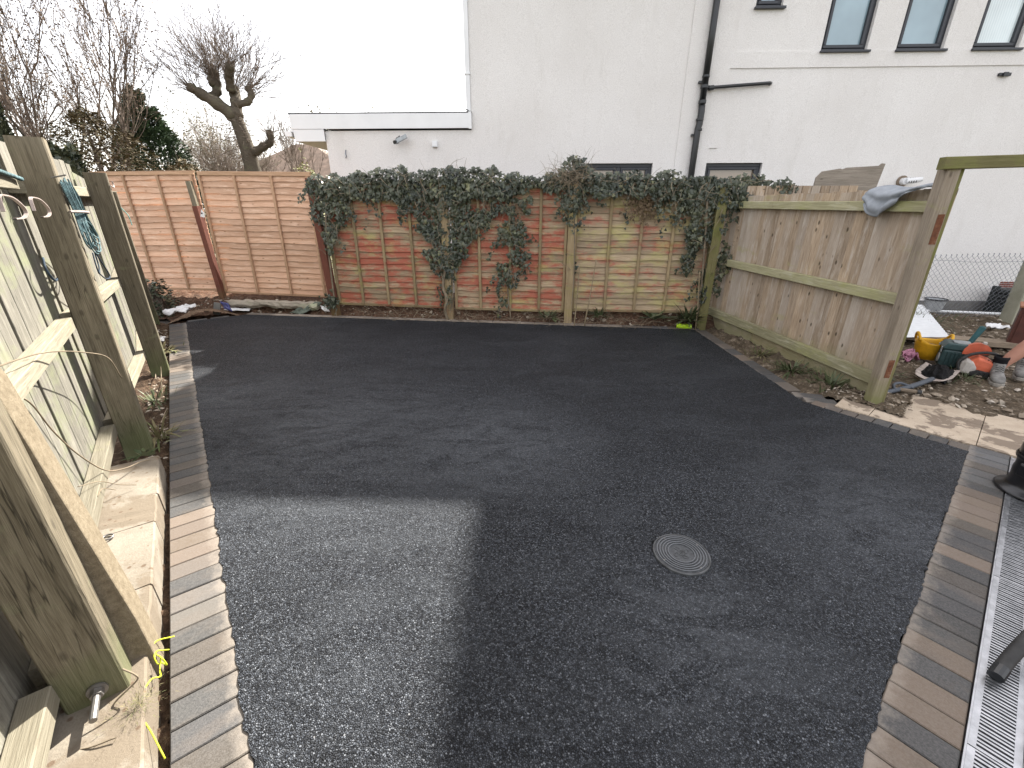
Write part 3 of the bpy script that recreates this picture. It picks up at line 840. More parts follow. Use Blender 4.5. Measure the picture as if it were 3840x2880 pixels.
for (a, b, c, d, y0, y1) in ((-3.10, -0.66, -0.3, 2.70, 0, 5),):
    P = lambda x, y, z: pt(HF, x, y, z)
    v = [P(a, y0, c), P(b, y0, c), P(b, y0, d), P(a, y0, d), P(a, y1, c), P(b, y1, c), P(b, y1, d), P(a, y1, d)]
    ext.add(v, [(0, 1, 2, 3), (4, 7, 6, 5), (0, 3, 7, 4), (3, 2, 6, 7)])
mk('wall', ext, M['render'], house)
# raised render bands
bnd = MB()
for a, b, c, d in ((2.68, 3.33, 2.42, 5.0), (2.68, 3.195, -0.25, 2.42), (3.33, 12.9, 3.492, 3.695)):
    bnd.box(((a + b) / 2, -0.004, (c + d) / 2), (b - a, 0.022, d - c), HF)
mk('render_band', bnd, M['render'], house)
bd2 = MB(); bd2.box(((2.68 + 12.9) / 2 + 0.325, -0.001, 3.698), (12.9 - 3.33, 0.012, 0.010), HF)
mk('render_bead', bd2, M['render'], house)
pl_ = MB(); pl_.box((6.2, -0.02, -0.17), (13.5, 0.06, 0.30), HF)
mk('plinth', pl_, M['plinth'], house)
ab = MB()
for k in range(3): ab.box((8.75, -0.004, 0.235 + k * 0.036), (0.23, 0.02, 0.026), HF)
mk('air_brick', ab, M['brick'], house)

def hbeam(mb, a, b, c, d, y0, y1):
    mb.box(((a + b) / 2, (y0 + y1) / 2, (c + d) / 2), (b - a, y1 - y0, d - c), HF)
def window(x0, x1, z0, z1, panes, gmat, sill=True, fw=0.07):
    mb = MB(); y0, y1 = 0.055, 0.125
    hbeam(mb, x0, x1, z1 - fw, z1, y0, y1); hbeam(mb, x0, x1, z0, z0 + fw, y0, y1)
    hbeam(mb, x0, x0 + fw, z0 + fw, z1 - fw, y0, y1); hbeam(mb, x1 - fw, x1, z0 + fw, z1 - fw, y0, y1)
    w = (x1 - x0 - fw * 2) / panes
    for k in range(1, panes):
        hbeam(mb, x0 + fw + w * k - 0.035, x0 + fw + w * k + 0.035, z0 + fw, z1 - fw, y0, y1)
    fr = mk('window', mb, M['anthracite'], house, bevel=0.006)
    for k in range(panes):
        a, b = x0 + fw + w * k + (0.036 if k else 0.002), x0 + fw + w * (k + 1) - (0.036 if k < panes - 1 else 0.002)
        s_ = MB(); t = 0.042; c, d = z0 + fw + 0.002, z1 - fw - 0.002
        hbeam(s_, a, b, d - t, d, y0 - 0.012, y1 - 0.02); hbeam(s_, a, b, c, c + t, y0 - 0.012, y1 - 0.02)
        hbeam(s_, a, a + t, c + t, d - t, y0 - 0.012, y1 - 0.02); hbeam(s_, b - t, b, c + t, d - t, y0 - 0.012, y1 - 0.02)
        mk('sash', s_, M['anthracite'], fr, bevel=0.006)
        g = MB(); g.box(((a + b) / 2, y1 - 0.035, (c + d) / 2), (b - a - 0.004, 0.012, d - c - 0.004), HF)
        mk('pane', g, gmat, fr)
    if sill:
        s_ = MB(); hbeam(s_, x0 - 0.02, x1 + 0.035, z0 - 0.032, z0 - 0.002, -0.05, 0.10)
        mk('sill', s_, M['anthracite'], fr, bevel=0.004)
for k, w_ in enumerate(WIN_LOW): window(*w_, 2 if k == 0 else 1, M['glass_low'], fw=0.055)
window(*WIN_UP[0], 1, M['glass'], fw=0.045)
window(*WIN_UP[1], 1, M['glass'], fw=0.04); window(*WIN_UP[2], 1, M['glass'], fw=0.04)
window(*WIN_UP[3], 1, M['glass_curtain'], fw=0.04)

# flat roof edge of the low wing
fa = MB(); hbeam(fa, -3.62, -0.662, 2.722, 2.935, -0.052, -0.030)
f1 = mk('fascia', fa, M['upvc'], house, bevel=0.003)
tr = MB(); hbeam(tr, -0.70, -0.652, 2.712, 2.95, -0.060, -0.026)
mk('corner_trim', tr, M['upvc'], f1)
fs = MB(); fs.box((-3.628, 2.5, 2.80), (0.022, 5.1, 0.235), HF)
mk('fascia', fs, M['upvc'], house)
lw = MB()
P = lambda x, y, z: pt(HF, x, y, z)
lw.add([P(-3.60, -0.046, 2.545), P(-3.10, -0.046, 2.545), P(-3.10, -0.046, 2.718), P(-3.617, -0.046, 2.718),
        P(-3.60, -0.02, 2.545), P(-3.10, -0.02, 2.545), P(-3.10, -0.02, 2.718), P(-3.617, -0.02, 2.718)],
       [(0, 1, 2, 3), (7, 6, 5, 4), (0, 3, 7, 4), (0, 4, 5, 1), (1, 5, 6, 2), (2, 6, 7, 3)])
mk('box_end', lw, M['upvc'], house)
for k in range(5):
    sf = MB(); x0 = -3.598 + k * 0.0995
    sf.add([P(x0, -0.02, 2.542 - 0.0), P(x0 + 0.096, -0.02, 2.542), P(x0 + 0.096, 5.0, 2.542), P(x0, 5.0, 2.542),
            P(x0, -0.02, 2.553), P(x0 + 0.096, -0.02, 2.553), P(x0 + 0.096, 5.0, 2.553), P(x0, 5.0, 2.553)],
           [(3, 2, 1, 0), (4, 5, 6, 7), (0, 1, 5, 4), (1, 2, 6, 5), (2, 3, 7, 6), (3, 0, 4, 7)])
    mk('soffit_board', sf, M['soffit'], house)
gt = MB(); gt.box((-3.70, 2.5, 2.655), (0.11, 5.1, 0.075), HF)
mk('gutter', gt, M['upvc'], house)
rf = MB(); rf.box((-2.15, 2.45, 2.943), (3.0, 5.0, 0.018), HF)
mk('flat_roof', rf, M['felt'], house)

# main roof: eaves above the frame, the right hand bay steeper and higher, unseen, shaped to cast the shadow edge
ev = MB(); hbeam(ev, -0.66, 2.44, 4.98, 5.08, -0.22, -0.002)
mk('eaves', ev, M['upvc'], house)
mr = MB()
mr.add([P(-0.66, 0.0, 5.03), P(2.6, 0.0, 5.03), P(2.6, 7.0, 5.03), P(-0.66, 7.0, 5.03), P(1.2, 2.5, 6.1), P(2.6, 2.5, 6.1), P(2.6, 4.6, 6.1), P(1.2, 4.6, 6.1)],
       [(0, 1, 5, 4), (1, 2, 6, 5), (2, 3, 7, 6), (3, 0, 4, 7), (4, 5, 6, 7), (3, 2, 1, 0)])
mk('roof', mr, M['tile'], house)
bay = MB()
prof = [(2.45, 5.03), (12.9, 5.03), (12.9, 5.2), (8.2, 9.2), (7.0, 9.2), (3.61, 8.2), (2.90, 6.3)]
bay.add([P(x, -0.2, z) for x, z in prof] + [P(x, 7.0, z) for x, z in prof], [tuple(range(7)), tuple(reversed(range(7, 14)))] + [((i + 1) % 7, i, i + 7, (i + 1) % 7 + 7) for i in range(7)])
mk('roof', bay, M['tile'], house)

# pipes
dp = MB(); dp.tube([P(2.965, -0.075, 5.0), P(2.965, -0.075, 3.0)], 0.048, 14)
d1 = mk('downpipe', dp, M['blackpipe'], house, smooth=True)
d2 = MB(); d2.tube([P(2.965, -0.075, 3.0), P(2.975, -0.075, 2.9), P(2.97, -0.075, 2.75), P(2.955, -0.075, 2.68), P(2.955, -0.075, -0.1)], 0.050, 14)
mk('pipe_run', d2, M['blackpipe'], d1, smooth=True)
for z, r_, h_ in ((3.36, .055, .035), (3.22, .058, .05), (3.02, .057, .05), (2.79, .058, .035), (2.655, .057, .035)):
    cl = MB(); cl.lathe([(r_ - .004, 0), (r_, .006), (r_, h_ - .006), (r_ - .004, h_)], P(2.965, -0.075, z))
    mk('collar', cl, M['blackpipe'], d1, smooth=False)
for z in (3.31, 2.60):
    br = MB(); br.box((2.90, -0.045, z), (0.05, 0.05, 0.03), HF)
    mk('bracket', br, M['blackpipe'], d1)
wp = MB(); wp.tube([P(3.0, -0.075, 3.225), P(3.07, -0.07, 3.235), P(3.50, -0.06, 3.262), P(3.95, -0.05, 3.29), P(3.972, -0.03, 3.291), P(3.975, 0.03, 3.291)], 0.024, 10)
w1 = mk('waste_pipe', wp, M['blackpipe'], house, smooth=True)
wc = MB(); wc.tube([P(3.035, -0.073, 3.228), P(3.105, -0.069, 3.236)], 0.034, 12); mk('collar', wc, M['blackpipe'], w1)
cp = MB(); hbeam(cp, -0.735, -0.662, 2.96, 4.62, -0.02, 0.05)
c1 = mk('downpipe', cp, M['upvc'], house, bevel=0.006)
cb = MB(); hbeam(cb, -0.745, -0.652, 3.455, 3.475, -0.03, 0.055); mk('bracket', cb, M['upvc'], c1)
cw = MB(); cw.tube(smoothpath([P(-0.83, -0.03, 2.965), P(-0.80, -0.05, 2.99), P(-0.72, -0.06, 2.975), P(-0.68, -0.055, 2.955)]), 0.006, 5)
mk('loose_cable', cw, M['blackpipe'], house)
fl = MB(); fl.tube([P(6.40, -0.0, 1.925), P(6.40, -0.10, 1.925)], 0.052, 16)
fl0 = mk('boiler_flue', fl, M['upvc'], house)
fl2 = MB(); fl2.tube([P(6.40, -0.003, 1.925), P(6.40, -0.02, 1.925)], 0.088, 18); mk('flue_seal', fl2, M['card'], fl0)
fl3 = MB(); fl3.tube([P(6.41, -0.10, 1.925), P(6.50, -0.17, 1.935), P(6.56, -0.21, 1.95)], [0.046, 0.042, 0.032], 14); mk('flue_terminal', fl3, M['upvc'], fl0)
for k in range(4):
    sl = MB(); sl.tube([P(6.43 + k * 0.022, -0.125 - k * 0.018, 1.972), P(6.40 + k * 0.022, -0.16 - k * 0.018, 1.90)], 0.006, 5); mk('slot', sl, M['blackpipe'], fl0)
dfx = MB(); hbeam(dfx, 7.31, 7.485, 3.355, 3.395, -0.03, 0.0); hbeam(dfx, 7.36, 7.43, 3.345, 3.40, -0.05, -0.03)
tag(mk('vent_cover', dfx, M['blackpipe'], bevel=0.005), "small black bracket left on the white wall below the right hand window", 'bracket')
bx = MB(); hbeam(bx, -1.318, -1.228, 2.452, 2.545, -0.05, 0.0)
jb = tag(mk('junction_box', bx, M['upvc'], bevel=0.006), "small white junction box on the low wing of the house", 'junction box')
lid = MB(); hbeam(lid, -1.308, -1.238, 2.462, 2.535, -0.056, -0.05); mk('lid', lid, M['upvc'], jb)
cm = thing('solar_camera', "grey wall camera with a tilted solar panel under the flat roof fascia", 'camera', tuple(P(-1.86, -0.05, 2.56)))
q = MB(); q.box((0, 0, 0), (0.20, 0.012, 0.085)); q.xf(Matrix.Translation(P(-1.80, -0.13, 2.565)) @ Matrix.Rotation(R(-24), 4, 'Y') @ Matrix.Rotation(R(-35), 4, 'X'))
mk('solar_panel', q, M['toolgrey'], cm)
q = MB(); q.tube([P(-1.86, 0.0, 2.62), P(-1.86, -0.06, 2.60), P(-1.85, -0.11, 2.56)], 0.009, 6); q.tube([P(-1.93, -0.0, 2.57), P(-1.88, -0.07, 2.59)], 0.009, 6); mk('arm', q, M['blackpipe'], cm)
q = MB(); q.tube([P(-1.88, -0.08, 2.525), P(-1.905, -0.17, 2.51)], 0.028, 12); mk('camera_head', q, M['blackpipe'], cm, smooth=False)
q = MB(); q.tube(smoothpath([P(-2.79, -0.006, 2.42), P(-2.795, -0.02, 2.36), P(-2.785, -0.03, 2.33), P(-2.80, -0.02, 2.30)]), 0.009, 5)
tag(mk('cable_stub', q, M['wire']), "short grey cable end hanging from the low wing wall", 'cable')

# ------------------------------------------------------------------ far house roof
fh = thing('far_house', "distant house with a brown tiled roof seen behind the pollarded tree", 'house', (-12.2, 28, -0.3))
q = MB(); q.box((-12.2, 29, 1.2), (8.0, 6.0, 3.0)); mk('wall', q, M['plinth'], fh)
q = MB(); q.add([(-16.6, 25.5, 2.7), (-7.8, 25.5, 2.7), (-7.8, 32.5, 2.7), (-16.6, 32.5, 2.7), (-12.9, 29, 5.05), (-11.9, 29, 5.05)], [(0, 1, 5, 4), (1, 2, 5), (2, 3, 4, 5), (3, 0, 4), (3, 2, 1, 0)])
mk('roof', q, M['tile'], fh)

# ------------------------------------------------------------------ lap fence panels along the back
_sl = {}
def slat_mesh(L, h, var, mat):
    key = (round(L, 3), round(h, 4), var, mat.name)
    if key not in _sl:
        r = random.Random(var * 7 + 1); mb = MB(); n = 14
        ph = [r.uniform(0, 6) for _ in range(3)]
        for i in range(n + 1):
            x = -L / 2 + L * i / n
            w = 0.006 * math.sin(x * 5 + ph[0]) + 0.004 * math.sin(x * 13 + ph[1])
            b = 0.002 * math.sin(x * 4 + ph[2])
            mb.v += [(x, -0.004 + b, h / 2), (x, -0.026 + b, -h / 2 - 0.009 + w), (x, -0.013 + b, -h / 2 - 0.011 + w), (x, 0.002 + b, h / 2)]
        for i in range(n):
            k = i * 4
            for a in range(4):
                mb.f.append((k + a, k + (a + 1) % 4, k + 4 + (a + 1) % 4, k + 4 + a))
        mb.f += [(3, 2, 1, 0), (n * 4, n * 4 + 1, n * 4 + 2, n * 4 + 3)]
        me = mb.mesh('slat'); me.materials.append(mat); _sl[key] = me
    return _sl[key]
def lap_panel(label, A, xd, W, z0, z1, n, mat, bat, battens, seed, lean=0.0, group='lap fence panels along the back'):
    fr = frame((A[0], A[1], z0), xd) @ Matrix.Rotation(R(lean), 4, 'Y')
    o = thing('lap_fence', label, 'fence', tuple(fr.translation), 0, group)
    Hh = z1 - z0; r = random.Random(seed)
    p = (Hh - 0.05) / n
    for k in range(n):
        m = fr @ Matrix.Translation((W / 2, 0.012 + r.uniform(-.002, .002), 0.035 + p * (k + 0.5))) @ Matrix.Rotation(r.uniform(-.004, .004), 4, 'Y')
        link('slat', slat_mesh(W - 0.02, p * 1.06, r.randrange(7), mat), mat, o, m)
    up = -(fr.to_3x3() @ Vector((0, 1, 0)))
    for bx_ in battens:
        beam('batten', pt(fr, bx_, -0.024, 0.03), pt(fr, bx_, -0.024, Hh - 0.045), 0.036, 0.032, up, bat, o)
    beam('frame_rail', pt(fr, 0, -0.012, Hh - 0.02), pt(fr, W, -0.012, Hh - 0.02), 0.045, 0.026, up, bat, o)
    beam('frame_rail', pt(fr, 0, -0.014, 0.018), pt(fr, W, -0.014, 0.018), 0.036, 0.026, up, bat, o)
    beam('cap', pt(fr, -0.005, 0.0, Hh + 0.008), pt(fr, W + 0.005, 0.0, Hh + 0.008), 0.045, 0.014, (0, 0, 1), bat, o)
    return o
XD = (0.991, -0.13)
def onp(s_, off):      # point of the back fence line: s to the left of the trunk post, off = how far back
    return (-0.89 - 0.991 * s_, off + 0.13 * s_)
lap_panel("bright orange lap panel in the far left corner, partly behind the end post", onp(5.78, 6.72), XD, 1.79, 0.235, 2.035, 20, M['newpanel'], M['newbatten'], (0.02, 0.56, 1.16, 1.74), 3, group='new orange lap panels')
lap_panel("bright orange lap panel between the two red posts", onp(3.955, 6.72), XD, 1.825, 0.20, 2.025, 20, M['newpanel'], M['newbatten'], (0.02, 0.60, 1.20, 1.78), 4, lean=0.9, group='new orange lap panels')
lap_panel("red and green stained lap panel next to the orange one, ivy over its top", onp(1.745, 6.24), XD, 1.68, 0.165, 1.82, 19, M['oldpanel'], M['oldbatten'], (0.02, 0.40, 0.80, 1.22, 1.66), 5, lean=0.3, group='old stained lap panels')
lap_panel("redder lap panel crossed by a narrow column of ivy", onp(-0.065, 6.24), XD, 1.60, 0.145, 1.82, 19, M['oldpanel'], M['oldbatten'], (0.02, 0.38, 0.81, 1.22, 1.56), 6, group='old stained lap panels')
lap_panel("greenest old lap panel, in the corner by the closeboard fence", onp(-1.745, 6.24), XD, 1.76, 0.17, 1.82, 19, M['oldpanel_green'], M['oldbatten'], (0.02, 0.46, 0.86, 1.26, 1.74), 7, lean=-0.5, group='old stained lap panels')
# posts between the panels
def back_post(label, s_, off, z0, z1, w, mat, dx=0.0, name='fence_post'):
    a = onp(s_, off); b = (a[0] - dx, a[1])
    o = beam(name, (a[0], a[1], z0), (b[0], b[1], z1), w, w, (-0.13, -0.991, 0), mat)
    return tag(o, label, 'fence post', 'posts of the back fence')
red1 = back_post("red painted post with a grey broken top between the two orange panels", 3.99, 6.66, -0.05, 1.55, 0.085, M['redpost'], 0.06)
beam('bare_top', (onp(3.99, 6.66)[0] - 0.06, onp(3.99, 6.66)[1], 1.55), (onp(3.99, 6.66)[0] - 0.075, onp(3.99, 6.66)[1], 1.90), 0.07, 0.07, (0, -1, 0), M['post'], red1)
back_post("red post at the join of the orange panel and the ivy panel", 1.80, 6.19, -0.05, 1.9, 0.10, M['redpost'], 0.07)
back_post("brown post where the ivy trunk climbs", 0.02, 6.20, -0.08, 1.85, 0.10, M['oldbatten'])
back_post("brown post right of the ivy column, between the red and the green panel", -1.70, 6.20, -0.05, 1.85, 0.11, M['oldbatten'])
back_post("green stained corner post wrapped in ivy beside the closeboard fence", -3.50, 6.16, -0.05, 1.75, 0.11, M['post_side'])
q = MB(); a = onp(3.95, 6.60); q.add([(a[0] - 0.02, a[1] - 0.018, 1.40), (a[0] + 0.045, a[1] - 0.020, 1.385), (a[0] + 0.055, a[1] - 0.020, 1.45), (a[0] + 0.02, a[1] - 0.018, 1.505),
      (a[0] - 0.02, a[1] - 0.014, 1.40), (a[0] + 0.045, a[1] - 0.016, 1.385), (a[0] + 0.055, a[1] - 0.016, 1.45), (a[0] + 0.02, a[1] - 0.014, 1.505)], [(0, 1, 2, 3), (7, 6, 5, 4), (0, 4, 5, 1), (1, 5, 6, 2), (2, 6, 7, 3), (3, 7, 4, 0)])
tg = tag(mk('paper_tag', q, M['paper']), "white paper tag fixed to the red post between the orange panels", 'tag')
q = MB(); q.tube([(a[0] + 0.012, a[1] - 0.021, 1.44), (a[0] + 0.022, a[1] - 0.023, 1.455)], 0.009, 8); mk('staple', q, M['blackpipe'], tg)

# ------------------------------------------------------------------ left fence
lf = thing('paling_fence', "sunlit weathered paling fence with square posts along the left side of the drive", 'fence', tuple(F(2.1, -0.2, 0)))
NODES = [(-1.75, 0.0), (0.09, 0.0), (2.13, 0.0), (3.96, 0.10), (6.42, 0.0)]
TOPS = [1.9, 1.9, 1.87, 1.80, 1.71]
LEAN = [0, 0.02, 0.13, 0.02, -0.24]
for k, ((s_, t), zt, ln) in enumerate(zip(NODES, TOPS, LEAN)):
    beam('post', F(s_ + 0.05, t - 0.075, -0.1), F(s_ + 0.05 + ln, t - 0.075, zt), 0.15, 0.10, FU, M['post'], lf, 0.006)
rb = random.Random(21)
for k in range(4):
    (sa, ta), (sb, tb_) = NODES[k], NODES[k + 1]
    A, B = F(sa + 0.05, ta, 0), F(sb + 0.05, tb_, 0)
    d = (B - A).normalized(); nrm = Vector((d.y, -d.x, 0))
    if nrm.dot(FN) < 0: nrm = -nrm
    L = (B - A).length
    for z in (0.195, 0.895, 1.640):
        dz = rb.uniform(-.012, .012)
        beam('rail', A + d * 0.052 - nrm * 0.175 + Vector((0, 0, z + dz)), A + d * (L - 0.052) - nrm * 0.175 + Vector((0, 0, z - dz * 0.5)), 0.07, 0.07, nrm, M['rail_pale'], lf)
    x = -0.02; nb_ = k
    while x < L:
        w = rb.choice((0.14, 0.15, 0.16))
        nb_ += 1; gap = rb.uniform(0.035, 0.05) if nb_ % 3 == 0 else rb.uniform(0.004, 0.010)
        zt = 1.865 + rb.uniform(-.012, .012) if k < 3 else 1.80
        beam('paling', A + d * (x + w / 2) - nrm * 0.221 + Vector((0, 0, 0.06)), A + d * (x + w / 2 + rb.uniform(-.008, .008)) - nrm * 0.221 + Vector((0, 0, zt)), w, 0.018, nrm, M['paling'], lf, 0.002)
        if gap > 0.03:
            beam('paling', A + d * (x + w + gap / 2) - nrm * 0.252 + Vector((0, 0, 0.06)), A + d * (x + w + gap / 2) - nrm * 0.252 + Vector((0, 0, zt - 0.006)), 0.14, 0.018, nrm, M['paling'], lf, 0.002)
        x += w + gap
# concrete spur bolted to the nearest post
sp = MB()
prof = [(-0.13, -0.1), (0.060, -0.1), (0.052, 0.25), (-0.004, 1.10), (-0.05, 1.30), (-0.13, 1.30)]
va = [F(0.200, t, z) for t, z in prof] + [F(0.325, t, z) for t, z in prof]
sp.add(va, [(5, 4, 3, 2, 1, 0), (6, 7, 8, 9, 10, 11)] + [(i, (i + 1) % 6, 6 + (i + 1) % 6, 6 + i) for i in range(6)])
tag(mk('concrete_spur', sp, M['spur'], lf, bevel=0.006), "buff concrete repair spur behind the nearest post")
bo = MB(); bo.tube([F(0.09, -0.065, 0.14), F(-0.02, -0.065, 0.14)], 0.010, 10); b0 = mk('bolt', bo, M['steel'], lf)
bo = MB(); bo.tube([F(0.089, -0.065, 0.14), F(0.083, -0.065, 0.14)], 0.026, 16); mk('washer', bo, M['steel'], b0)
bo = MB(); bo.tube([F(0.082, -0.065, 0.14), F(0.062, -0.065, 0.14)], 0.017, 6); mk('nut', bo, M['steel'], b0)
# concrete footing under the fence
ft = thing('concrete_footing', "pale lumpy concrete footing strip between the near fence posts and the paving", 'footing', tuple(F(0.8, -0.08, -0.05)))
rf_ = random.Random(9)
for (s0, s1, t1, z) in ((-1.2, -0.35, 0.036, 0.085), (-0.346, 0.20, 0.040, 0.089), (0.204, 0.56, 0.045, 0.094), (0.564, 1.03, 0.051, 0.097), (1.034, 1.30, 0.055, 0.099), (1.304, 1.78, 0.060, 0.098)):
    mb = MB(); n = 7
    for i in range(n + 1):
        s_ = s0 + (s1 - s0) * i / n
        e = t1 + rf_.uniform(-.003, .003)
        for (t, zz) in ((e + 0.002, -0.08), (e, z - 0.009), (e - 0.006, z), (-0.07, z + rf_.uniform(-.002, .003)), (-0.20, z + 0.006), (-0.20, -0.08)):
            p = F(s_, t, zz); mb.v.append(tuple(p))
    for i in range(n):
        for j in range(6):
            a = i * 6 + j; b = i * 6 + (j + 1) % 6
            mb.f.append((a, b, b + 6, a + 6))
    mb.f += [tuple(reversed(range(6))), tuple(n * 6 + j for j in range(6))]
    mk('slab', mb, M['concrete'], ft, smooth=False)

# ------------------------------------------------------------------ right closeboard fence
rfn = thing('closeboard_fence', "grey brown closeboard fence with three green rails on the right of the drive", 'fence', (2.95, 4.6, 0))
RF = frame((3.1, 3.2, 0), (0.137, -0.99))         # x runs from the corner towards the camera; y = away from the yard
RF = Matrix.Translation((0, 0, 0)) @ RF
ryard = -(RF.to_3x3() @ Vector((0, 1, 0)))
LF_ = 2.80
rr_ = random.Random(31)
x = -0.10
k = 0
while x > -LF_:
    w = 0.128
    x2 = x - w / 2
    zt = 1.655 + rr_.uniform(-.006, .006)
    upv = ryard + (RF.to_3x3() @ Vector((1, 0, 0))) * 0.10
    beam('board', pt(RF, x2, 0.062, 0.10), pt(RF, x2 + rr_.uniform(-.003, .003), 0.062, zt), w, 0.012, upv, M['board'], rfn, 0.002)
    x -= 0.104
for z, hh in ((1.530, 0.078), (0.845, 0.085), (0.175, 0.098)):
    beam('rail', pt(RF, -0.13, 0.018, z), pt(RF, -LF_, 0.018, z + 0.03), hh, 0.055, ryard, M['rail_green'], rfn)
for a, b in ((-0.12, -0.95), (-0.955, -1.80), (-1.805, -2.75)):
    beam('gravel_board', pt(RF, a, 0.048, 0.02), pt(RF, b, 0.048, 0.05), 0.20, 0.022, ryard, M['board'], rfn)
gp = thing('gate_post', "tall gate post with rust stains at the near end of the closeboard fence", 'post', (3.09, 3.2, -0.05))
beam('post', (3.018, 3.25, -0.08), (2.985, 3.25, 1.765), 0.085, 0.10, (-0.15, -1, 0), M['post_grey'], gp, 0.006)
beam('side_timber', (3.082, 3.262, -0.08), (3.052, 3.262, 1.765), 0.042, 0.075, (-0.15, -1, 0), M['post_side'], gp, 0.004)
beam('back_strip', (3.117, 3.30, -0.05), (3.093, 3.30, 1.765), 0.028, 0.05, (-0.15, -1, 0), M['board'], gp, 0.004)
for (z, w, h_, x0) in ((0.33, 0.040, 0.15, 3.018), (1.38, 0.042, 0.20, 2.998)):
    q = MB(); q.box((0, 0, 0), (w, 0.004, h_)); q.xf(Matrix.Translation((x0 - 0.002, 3.1985, z)) @ Matrix.Rotation(R(-1.0), 4, 'Y') @ Matrix.Rotation(R(-8.5), 4, 'Z'))
    mk('rust_stain', q, M['rust'], gp)
beam('lintel', (2.89, 3.22, 1.798), (4.6, 3.05, 1.835), 0.075, 0.062, (0, -1, 0), M['post_side'], gp, 0.004)
pk = beam('hanging_plank', (3.385, 3.62, 1.205), (3.395, 3.62, 1.62), 0.07, 0.02, (0, -1, 0), M['toolbox'])
tag(pk, "dark green grey board end hanging behind the gate post", 'board')
# fence continuing behind, with a loose chipboard
f2 = thing('board_fence', "second run of pale boards showing behind the top of the closeboard fence", 'fence', (3.5, 5.55, 0))
for k in range(14):
    x0 = 2.86 + k * 0.106
    beam('board', (x0, 5.60 - (x0 - 2.8) * 0.05, 0), (x0, 5.60 - (x0 - 2.8) * 0.05, 1.765 if k < 12 else 1.715), 0.102, 0.02, (0, -1, 0), M['board'], f2, 0.002)
beam('rail', (2.8, 5.63, 1.3), (4.3, 5.55, 1.3), 0.08, 0.04, (0, -1, 0), M['board'], f2)
q = MB()
o2 = [(3.63, 1.55), (4.37, 1.55), (4.42, 2.005), (4.385, 2.01), (4.36, 1.985), (3.98, 1.965), (3.93, 1.945), (3.90, 1.955), (3.70, 1.925), (3.645, 1.86)]
nn_ = len(o2)
q.add([(x, 5.66, z) for x, z in o2] + [(x, 5.685, z) for x, z in o2], [tuple(range(nn_)), tuple(reversed(range(nn_, 2 * nn_)))] + [((i + 1) % nn_, i, nn_ + i, nn_ + (i + 1) % nn_) for i in range(nn_)])
tag(mk('chipboard_offcut', q, M['chip']), "weathered chipboard offcut with a ragged top standing above the fence", 'board')

# ------------------------------------------------------------------ trees
def twig(mb, p, d, L, r0, segs, r, wob=0.18, n=3, up=0.0):
    pts = [Vector(p)]; d = Vector(d).normalized()
    for i in range(segs):
        d = (d + Vector((r.uniform(-wob, wob), r.uniform(-wob, wob), r.uniform(-wob, wob) + up))).normalized()
        pts.append(pts[-1] + d * (L / segs))
    mb.tube(pts, [r0 * (1 - 0.75 * i / segs) for i in range(segs + 1)], n, cap=False)
    return pts, d
def rdir(r, base, spread):
    v = Vector((r.gauss(0, 1), r.gauss(0, 1), r.gauss(0, 1))).normalized()
    return (Vector(base).normalized() + v * spread).normalized()
def grow(mb, p, d, L, rad, depth, r, spread=0.55, up=0.10, kids=(3, 4), ends=None, shrink=0.66):
    pts, d2 = twig(mb, p, d, L, rad, 5 if depth > 1 else 3, r, 0.16, 5 if rad > 0.03 else 3, up * 0.4)
    if ends is not None and depth <= 1:
        ends.extend(pts[1:])
    if depth == 0: return
    for _ in range(r.randint(*kids)):
        q = pts[r.randint(max(1, len(pts) - 4), len(pts) - 1)]
        grow(mb, q, rdir(r, Vector(d2) + Vector((0, 0, up)), spread), L * shrink * r.uniform(.75, 1.2), rad * 0.55, depth - 1, r, spread, up, kids, ends, shrink)
def leaves_on(ends, n, size, r, jitter=0.06):
    mb = MB(); sp = []; ro = []; si = []
    for _ in range(n):
        e = r.choice(ends)
        sp.append(tuple(e + Vector((r.gauss(0, jitter), r.gauss(0, jitter), r.gauss(0, jitter)))))
        ro.append(euler_q(r.uniform(0, 6.3), r.uniform(0, 6.3), r.uniform(0, 6.3))); si.append(size * r.uniform(.6, 1.5))
    scatter(mb, sp, LEAF_V, LEAF_F, ro, si)
    return mb

# pollarded tree behind the orange panels
rt = random.Random(77)
pol = thing('pollarded_tree', "pollarded bare tree with thick knobbly limbs and a fan of thin shoots", 'tree', (-7.62, 14, -0.3))
tk = MB()
Y = 14
def V3(a, dy=0): return Vector((a[0], Y + dy, a[1]))
tk.tube(smoothpath([(-7.55, Y, -0.3), V3((-7.60, 1.6)), V3((-7.62, 2.6)), V3((-7.67, 3.22)), V3((-7.80, 3.93))], 4), [0.27 - 0.006 * i for i in range(17)], 10)
mk('trunk', tk, M['bark'], pol, smooth=True)
heads = []
def limb(pts, r0, r1, dy):
    mb = MB(); P_ = [V3(p, dy * i / (len(pts) - 1)) for i, p in enumerate(pts)]
    s_ = smoothpath(P_, 4); n = len(s_)
    mb.tube(s_, [(r0 + (r1 - r0) * i / (n - 1)) * (1 + 0.16 * math.sin(i * 1.9)) for i in range(n)], 8)
    mk('limb', mb, M['bark'], pol, smooth=True)
    heads.append((s_, r1))
limb([(-7.80, 3.90), (-8.13, 4.18), (-8.47, 4.41), (-8.63, 4.53)], 0.19, 0.10, -0.5)
limb([(-8.36, 4.34), (-8.20, 4.52), (-8.19, 4.75), (-8.22, 5.04)], 0.12, 0.095, 0.2)
limb([(-8.22, 4.66), (-8.34, 4.82), (-8.38, 5.0)], 0.10, 0.085, 0.3)
limb([(-7.78, 3.88), (-7.74, 4.27), (-7.80, 4.5), (-7.83, 4.66)], 0.17, 0.12, 0.3)
limb([(-7.76, 4.5), (-7.70, 4.78), (-7.60, 4.9), (-7.47, 5.06)], 0.12, 0.10, -0.3)
